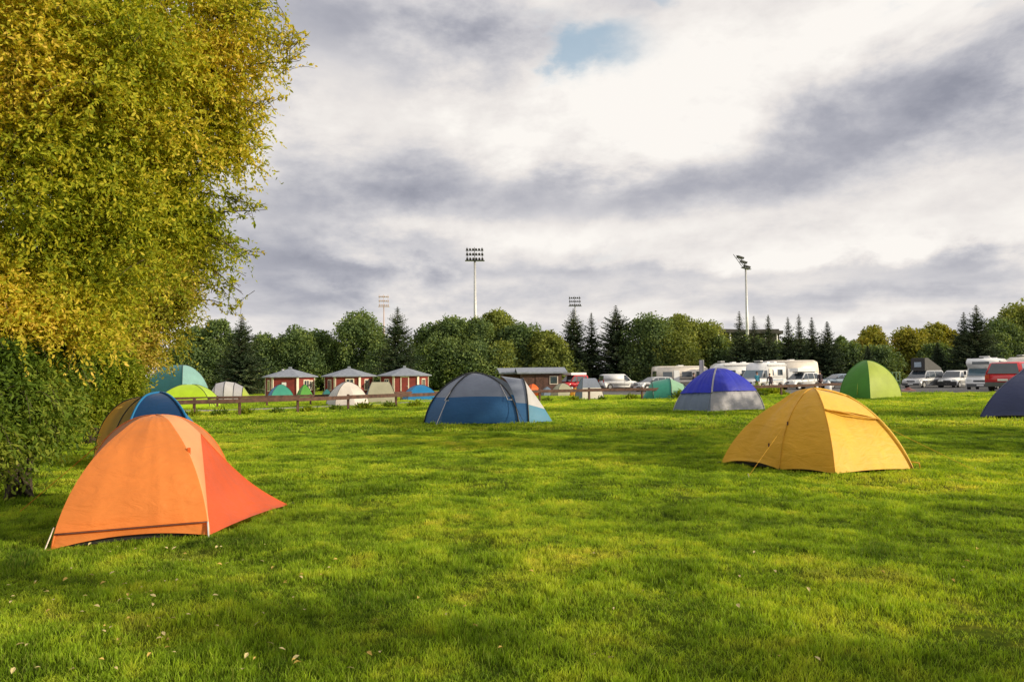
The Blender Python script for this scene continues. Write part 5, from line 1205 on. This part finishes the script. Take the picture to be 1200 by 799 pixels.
weed(800, 43.0, 1.7, 91, 'leafy weed clump in front of the sea green tunnel tent'); weed(890, 52, 2.0, 93, 'yellowish bush between the royal blue tent and the standing people'); weed(905, 50, 1.6, 95, 'low yellowish bush left of the yellow tent top')

# ------------------------------------------------------------------ grass
def tuft(name, n, rad, hmin, hmax, wid, seed):
    rg = np.random.default_rng(seed); V = []; Fc = []; tip = []
    for i in range(n):
        a = rg.uniform(0, 6.28); r = rad*math.sqrt(rg.uniform()); x, y = r*math.cos(a), r*math.sin(a)
        h = rg.uniform(hmin, hmax); la = rg.uniform(0, 6.28); lean = h*rg.uniform(0.15, 0.9); w = wid*rg.uniform(0.7, 1.3); wa = rg.uniform(0, 6.28)
        sx, sy = math.cos(wa)*w/2, math.sin(wa)*w/2; lx, ly = math.cos(la)*lean, math.sin(la)*lean; k = len(V)
        V += [(x-sx, y-sy, -0.01), (x+sx, y+sy, -0.01), (x+lx*0.35-sx*0.8, y+ly*0.35-sy*0.8, h*0.55), (x+lx*0.35+sx*0.8, y+ly*0.35+sy*0.8, h*0.55), (x+lx, y+ly, h*(1-0.25*lean/h))]
        Fc += [(k, k+1, k+3, k+2), (k+2, k+3, k+4)]; tip += [0, 0, 0.6, 0.6, 1]
    me = mesh(name, V, Fc); at = me.attributes.new('tip', 'FLOAT', 'POINT'); at.data.foreach_set('value', tip)
    return me
GB = mat_grass_blade()
def grass_zone(name, label, y0, y1, cell, density, tufts, seed, fade=None):
    pad = 2.5
    def keep(x, y):
        k = (np.abs(x) < 0.76*y+pad)
        for b in TENT_BASES: k &= ~inpoly(x, y, b)
        k &= ~inpoly(x, y, PARK); k &= ~inpoly(x, y, [(p.x, p.y) for p in PATH])
        return k
    xm = 0.76*y1+pad
    me = sheet(name, np.arange(-xm, xm, cell), np.arange(y0, y1+cell*0.5, cell), 0.0, keep)
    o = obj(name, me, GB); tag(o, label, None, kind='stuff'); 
    col = bpy.data.collections.new(name+'_tufts')
    for i, a in enumerate(tufts):
        m_ = tuft('tuft', *a, seed+i); m_.materials.append(GB); col.objects.link(bpy.data.objects.new('grass_tuft', m_))
    nt = bpy.data.node_groups.new(name+'_scatter', 'GeometryNodeTree')
    nt.interface.new_socket('Geometry', in_out='INPUT', socket_type='NodeSocketGeometry'); nt.interface.new_socket('Geometry', in_out='OUTPUT', socket_type='NodeSocketGeometry')
    gi = nt.nodes.new('NodeGroupInput'); go = nt.nodes.new('NodeGroupOutput')
    dp = nt.nodes.new('GeometryNodeDistributePointsOnFaces');  dp.inputs['Seed'].default_value = seed
    ci = nt.nodes.new('GeometryNodeCollectionInfo'); ci.inputs['Collection'].default_value = col; ci.inputs['Separate Children'].default_value = True; ci.inputs['Reset Children'].default_value = True
    ip = nt.nodes.new('GeometryNodeInstanceOnPoints'); ip.inputs['Pick Instance'].default_value = True
    rr = nt.nodes.new('FunctionNodeRandomValue'); rr.data_type = 'FLOAT_VECTOR'; rr.inputs[0].default_value = (-0.12, -0.12, 0); rr.inputs[1].default_value = (0.12, 0.12, 6.283)
    # height follows a patchy noise so that the lawn is tufty
    pos = nt.nodes.new('GeometryNodeInputPosition'); nz = nt.nodes.new('ShaderNodeTexNoise'); nz.inputs['Scale'].default_value = 1.5; nz.inputs['Detail'].default_value = 3
    mr = nt.nodes.new('ShaderNodeMapRange'); mr.inputs[1].default_value = 0.35; mr.inputs[2].default_value = 0.68; mr.inputs[3].default_value = 0.5; mr.inputs[4].default_value = 1.35
    rs = nt.nodes.new('FunctionNodeRandomValue'); rs.data_type = 'FLOAT'; rs.inputs[2].default_value = 0.75; rs.inputs[3].default_value = 1.2
    mm = nt.nodes.new('ShaderNodeMath'); mm.operation = 'MULTIPLY'
    cx = nt.nodes.new('ShaderNodeCombineXYZ')
    n2 = nt.nodes.new('ShaderNodeTexNoise'); n2.inputs['Scale'].default_value = 0.8; n2.inputs['Detail'].default_value = 4
    m2 = nt.nodes.new('ShaderNodeMapRange'); m2.inputs[1].default_value = 0.33; m2.inputs[2].default_value = 0.45; m2.inputs[3].default_value = density*0.35; m2.inputs[4].default_value = density
    nt.links.new(pos.outputs[0], n2.inputs['Vector']); nt.links.new(n2.outputs['Fac'], m2.inputs[0]); nt.links.new(m2.outputs[0], dp.inputs['Density'])
    l = nt.links.new
    l(gi.outputs[0], dp.inputs['Mesh']); l(dp.outputs['Points'], ip.inputs['Points']); l(ci.outputs[0], ip.inputs['Instance']); l(rr.outputs[0], ip.inputs['Rotation'])
    l(pos.outputs[0], nz.inputs['Vector']); l(nz.outputs['Fac'], mr.inputs[0]); l(mr.outputs[0], mm.inputs[0]); l(rs.outputs[1], mm.inputs[1])
    l(rs.outputs[1], cx.inputs[0]); l(rs.outputs[1], cx.inputs[1]); l(mm.outputs[0], cx.inputs[2]); l(cx.outputs[0], ip.inputs['Scale'])
    l(ip.outputs[0], go.inputs[0])
    md = o.modifiers.new('scatter', 'NODES'); md.node_group = nt
    return o
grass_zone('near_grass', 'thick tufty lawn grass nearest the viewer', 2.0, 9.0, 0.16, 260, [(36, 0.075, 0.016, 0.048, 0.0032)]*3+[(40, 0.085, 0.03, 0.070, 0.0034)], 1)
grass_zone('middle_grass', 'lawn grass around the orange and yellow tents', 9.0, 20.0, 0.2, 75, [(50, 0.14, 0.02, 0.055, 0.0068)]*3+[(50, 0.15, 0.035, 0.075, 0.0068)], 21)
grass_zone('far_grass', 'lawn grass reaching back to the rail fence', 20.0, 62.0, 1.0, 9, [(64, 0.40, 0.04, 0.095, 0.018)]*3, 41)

# fallen leaves
lm_ = [leafmat('fallen_leaf_a', [(0, (0.45, 0.36, 0.15)), (1, (0.6, 0.5, 0.26))], 0.1), leafmat('fallen_leaf_b', [(0, (0.42, 0.26, 0.08)), (1, (0.55, 0.42, 0.10))], 0.1)]
protos = []
for i in range(3):
    prof = [(0, 0), (0.015, 0.012), (0.035, 0.016), (0.06, 0.0), (0.035, -0.016), (0.015, -0.012)]
    vs = [(0.03, 0, 0.004)]+[(x, y, 0.008*abs(y)/0.016+0.004*i*math.sin(x*60)) for x, y in prof]
    protos.append(mesh('leaf', vs, [(0, j, j % 6+1) for j in range(1, 7)])); protos[-1].materials.append(lm_[0 if i < 2 else 1])
rg = random.Random(5)
spots = []
for i in range(150):
    py = 640+rg.random()**1.1*150; px = rg.gauss(170, 150) if i < 115 else rg.uniform(20, 1150)
    if px < 5 or px > 1190: continue
    Y = F*CAM_H/(py-440); spots.append((px, Y))
for px, Y in spots:
    p = G(px, Y); o = bpy.data.objects.new('fallen_leaf', protos[rg.randrange(3)]); COL.objects.link(o)
    o.location = p+Vector((0, 0, rg.uniform(0.05, 0.075))); o.rotation_euler = (rg.uniform(-.5, .5), rg.uniform(-.5, .5), rg.uniform(0, 6.28)); s = rg.uniform(0.4, 0.8); o.scale = (s, s, s)
    tag(o, 'small pale fallen leaf lying on the grass', 'leaf', 'fallen leaves on the grass')

# ------------------------------------------------------------------ sky and sun
SUN_EL, SUN_AZ = 17.0, math.atan2(SUN_DIR.x, SUN_DIR.y)     # azimuth from +Y towards +X
w = bpy.data.worlds.new('World'); sc.world = w; w.use_nodes = True
nt = w.node_tree; nt.nodes.clear(); N = NT(nt)
out = N.n('ShaderNodeOutputWorld'); bg = N.n('ShaderNodeBackground'); N.l(bg.outputs[0], out.inputs[0])
sky = N.n('ShaderNodeTexSky', sky_type='NISHITA'); sky.sun_disc = False; sky.sun_elevation = R(SUN_EL); sky.sun_rotation = SUN_AZ
sky.air_density = 1.0; sky.dust_density = 0.6
tc = N.n('ShaderNodeTexCoord').outputs['Generated']
sp_ = N.n('ShaderNodeSeparateXYZ'); N.l(tc, sp_.inputs[0]); dx, dy, dz = sp_.outputs
az = N.math('ARCTAN2', dx, dy); el = N.math('ARCSINE', dz)
# cloud deck coordinates: the direction projected on a flat layer
inv = N.math('DIVIDE', 1.0, N.math('ADD', N.math('MAXIMUM', dz, 0.0), 0.10))
cv = N.n('ShaderNodeCombineXYZ'); N.l(N.math('MULTIPLY', dx, inv), cv.inputs[0]); N.l(N.math('MULTIPLY', dy, inv), cv.inputs[1])
deck = cv.outputs[0]
n1 = N.noise(1.1, 7, deck, 0.58, 0.35); n2 = N.noise(0.42, 4, deck, 0.5); 
dv = N.n('ShaderNodeVectorMath', operation='MULTIPLY'); N.l(tc, dv.inputs[0]); dv.inputs[1].default_value = (1, 1, 1.9)
n3 = N.noise(4.2, 8, dv.outputs[0], 0.58, 0.15); n4 = N.noise(8.0, 7, dv.outputs[0], 0.62)
wob = N.math('MULTIPLY', N.math('SUBTRACT', n3, 0.5), 0.30)
azw = N.math('ADD', az, N.math('MULTIPLY', N.math('SUBTRACT', n4, 0.5), 0.30)); elw = N.math('ADD', el, N.math('MULTIPLY', N.math('SUBTRACT', n3, 0.5), 0.16))
def blob(px, py, sx, sy, tilt=0.0, amp=1.0):
    a0 = math.atan((px-600)/F); e0 = math.atan((438-py)/F*math.cos(a0)); sa = sx/F*math.cos(a0)**2; se = sy/F
    a = N.math('SUBTRACT', azw, a0); e = N.math('SUBTRACT', elw, e0)
    c, s = math.cos(tilt), math.sin(tilt)
    u = N.math('DIVIDE', N.math('ADD', N.math('MULTIPLY', a, c), N.math('MULTIPLY', e, s)), sa)
    v = N.math('DIVIDE', N.math('SUBTRACT', N.math('MULTIPLY', e, c), N.math('MULTIPLY', a, s)), se)
    d = N.math('ADD', N.math('MULTIPLY', u, u), N.math('MULTIPLY', v, v))
    return N.math('MULTIPLY', N.math('EXPONENT', N.math('MULTIPLY', d, -1.0)), amp)
def addall(l):
    s = l[0]
    for x in l[1:]: s = N.math('ADD', s, x)
    return s
darks = addall([blob(1090, 110, 170, 40, 0.16, 0.40), blob(900, 205, 320, 38, 0.10, 0.46), blob(640, 210, 150, 24, 0, 0.28), blob(430, 15, 150, 62, 0.0, 0.45), blob(370, 250, 170, 75, 0.0, 0.42), blob(340, 320, 160, 34, 0, 0.25),
                blob(820, 315, 330, 13, 0.0, 0.30), blob(1150, 312, 150, 18, 0.05, 0.32), blob(430, 352, 130, 12, 0, 0.25), blob(1000, 345, 200, 10, 0, 0.2)])
lights = addall([blob(760, 120, 190, 60, 0, 0.38), blob(1000, 40, 210, 45, 0.1, 0.42), blob(360, 120, 90, 45, 0, 0.22), blob(650, 270, 330, 16, 0, 0.30), blob(1000, 290, 240, 14, 0.05, 0.32), blob(900, 375, 330, 8, 0, 0.25), blob(450, 300, 90, 12, 0, 0.2)])
# brightness of the clouds: 0 = dark belly, 1 = sunlit white
br = N.math('ADD', N.math('ADD', N.math('MULTIPLY', N.math('SUBTRACT', n1, 0.5), 0.28), N.math('MULTIPLY', N.math('SUBTRACT', n3, 0.5), 1.15)), N.math('MULTIPLY', N.math('SUBTRACT', n4, 0.5), 0.80))
st_ = N.n('ShaderNodeCombineXYZ'); N.l(N.math('MULTIPLY', az, 2.2), st_.inputs[0]); N.l(N.math('MULTIPLY', el, 13.0), st_.inputs[1])
n5 = N.noise(1.3, 6, st_.outputs[0], 0.6, 0.4)
lowk = N.mapr(el, 0.04, 0.22, 1.0, 0.0, True)
br = N.math('ADD', br, N.math('MULTIPLY', N.math('MULTIPLY', N.math('SUBTRACT', n5, 0.5), 1.1), lowk))
br = N.math('ADD', N.math('ADD', br, 0.715), N.math('SUBTRACT', lights, darks), clamp=True)
cr = N.n('ShaderNodeValToRGB'); pts = [(0.0, (0.30, 0.31, 0.37)), (0.25, (0.425, 0.43, 0.485)), (0.5, (0.625, 0.615, 0.64)), (0.72, (0.82, 0.78, 0.755)), (1.0, (0.98, 0.94, 0.89))]
while len(cr.color_ramp.elements) < len(pts): cr.color_ramp.elements.new(0.5)
for e, (p, c) in zip(cr.color_ramp.elements, pts): e.position = p; e.color = (*c, 1)
N.l(br, cr.inputs[0])
# openings with blue sky
holes = addall([blob(690, 64, 90, 24, 0, 1.25), blob(775, 10, 45, 10, 0, 0.8), blob(705, 298, 55, 7, 0, 0.45), blob(640, 20, 60, 12, 0, 0.3), blob(1190, 5, 40, 10, 0, 0.4)])
gaps = N.mapr(N.math('ADD', holes, N.math('MULTIPLY', N.math('SUBTRACT', n4, 0.5), 2.0)), 0.25, 1.25, 0, 0.8, True)
skyc = N.mix(1.0, sky.outputs[0], (0.115, 0.115, 0.115), 'MULTIPLY')
skyc = N.mix(0.6, skyc, (0.42, 0.62, 0.78))
colr = N.mix(gaps, cr.outputs[0], skyc)
# thin veil near the horizon
veil = N.mapr(el, 0.0, 0.09, 0.35, 0.0, True)
colr = N.mix(veil, colr, (0.76, 0.745, 0.77))
low = N.mapr(dz, -0.12, -0.01, 1.0, 0.0)
colr = N.mix(low, colr, (0.06, 0.09, 0.02))
N.l(colr, bg.inputs[0]); bg.inputs[1].default_value = 1.0
w.cycles.sampling_method = 'MANUAL'; w.cycles.sample_map_resolution = 512
sl = bpy.data.lights.new('sun', 'SUN'); sl.energy = 5.0; sl.angle = R(0.6); sl.color = (1.0, 0.86, 0.62)
so = bpy.data.objects.new('sun', sl); COL.objects.link(so)
sv = Vector((SUN_DIR.x*math.cos(R(SUN_EL)), SUN_DIR.y*math.cos(R(SUN_EL)), math.sin(R(SUN_EL))))
so.rotation_euler = sv.to_track_quat('Z', 'Y').to_euler(); so.location = (0, 0, 30)

sc.view_settings.view_transform = 'Standard'; sc.view_settings.look = 'None'; sc.view_settings.exposure = 0; sc.view_settings.gamma = 1
sc.cycles.max_bounces = 6; sc.cycles.diffuse_bounces = 3; sc.cycles.transmission_bounces = 4; sc.cycles.use_denoising = True
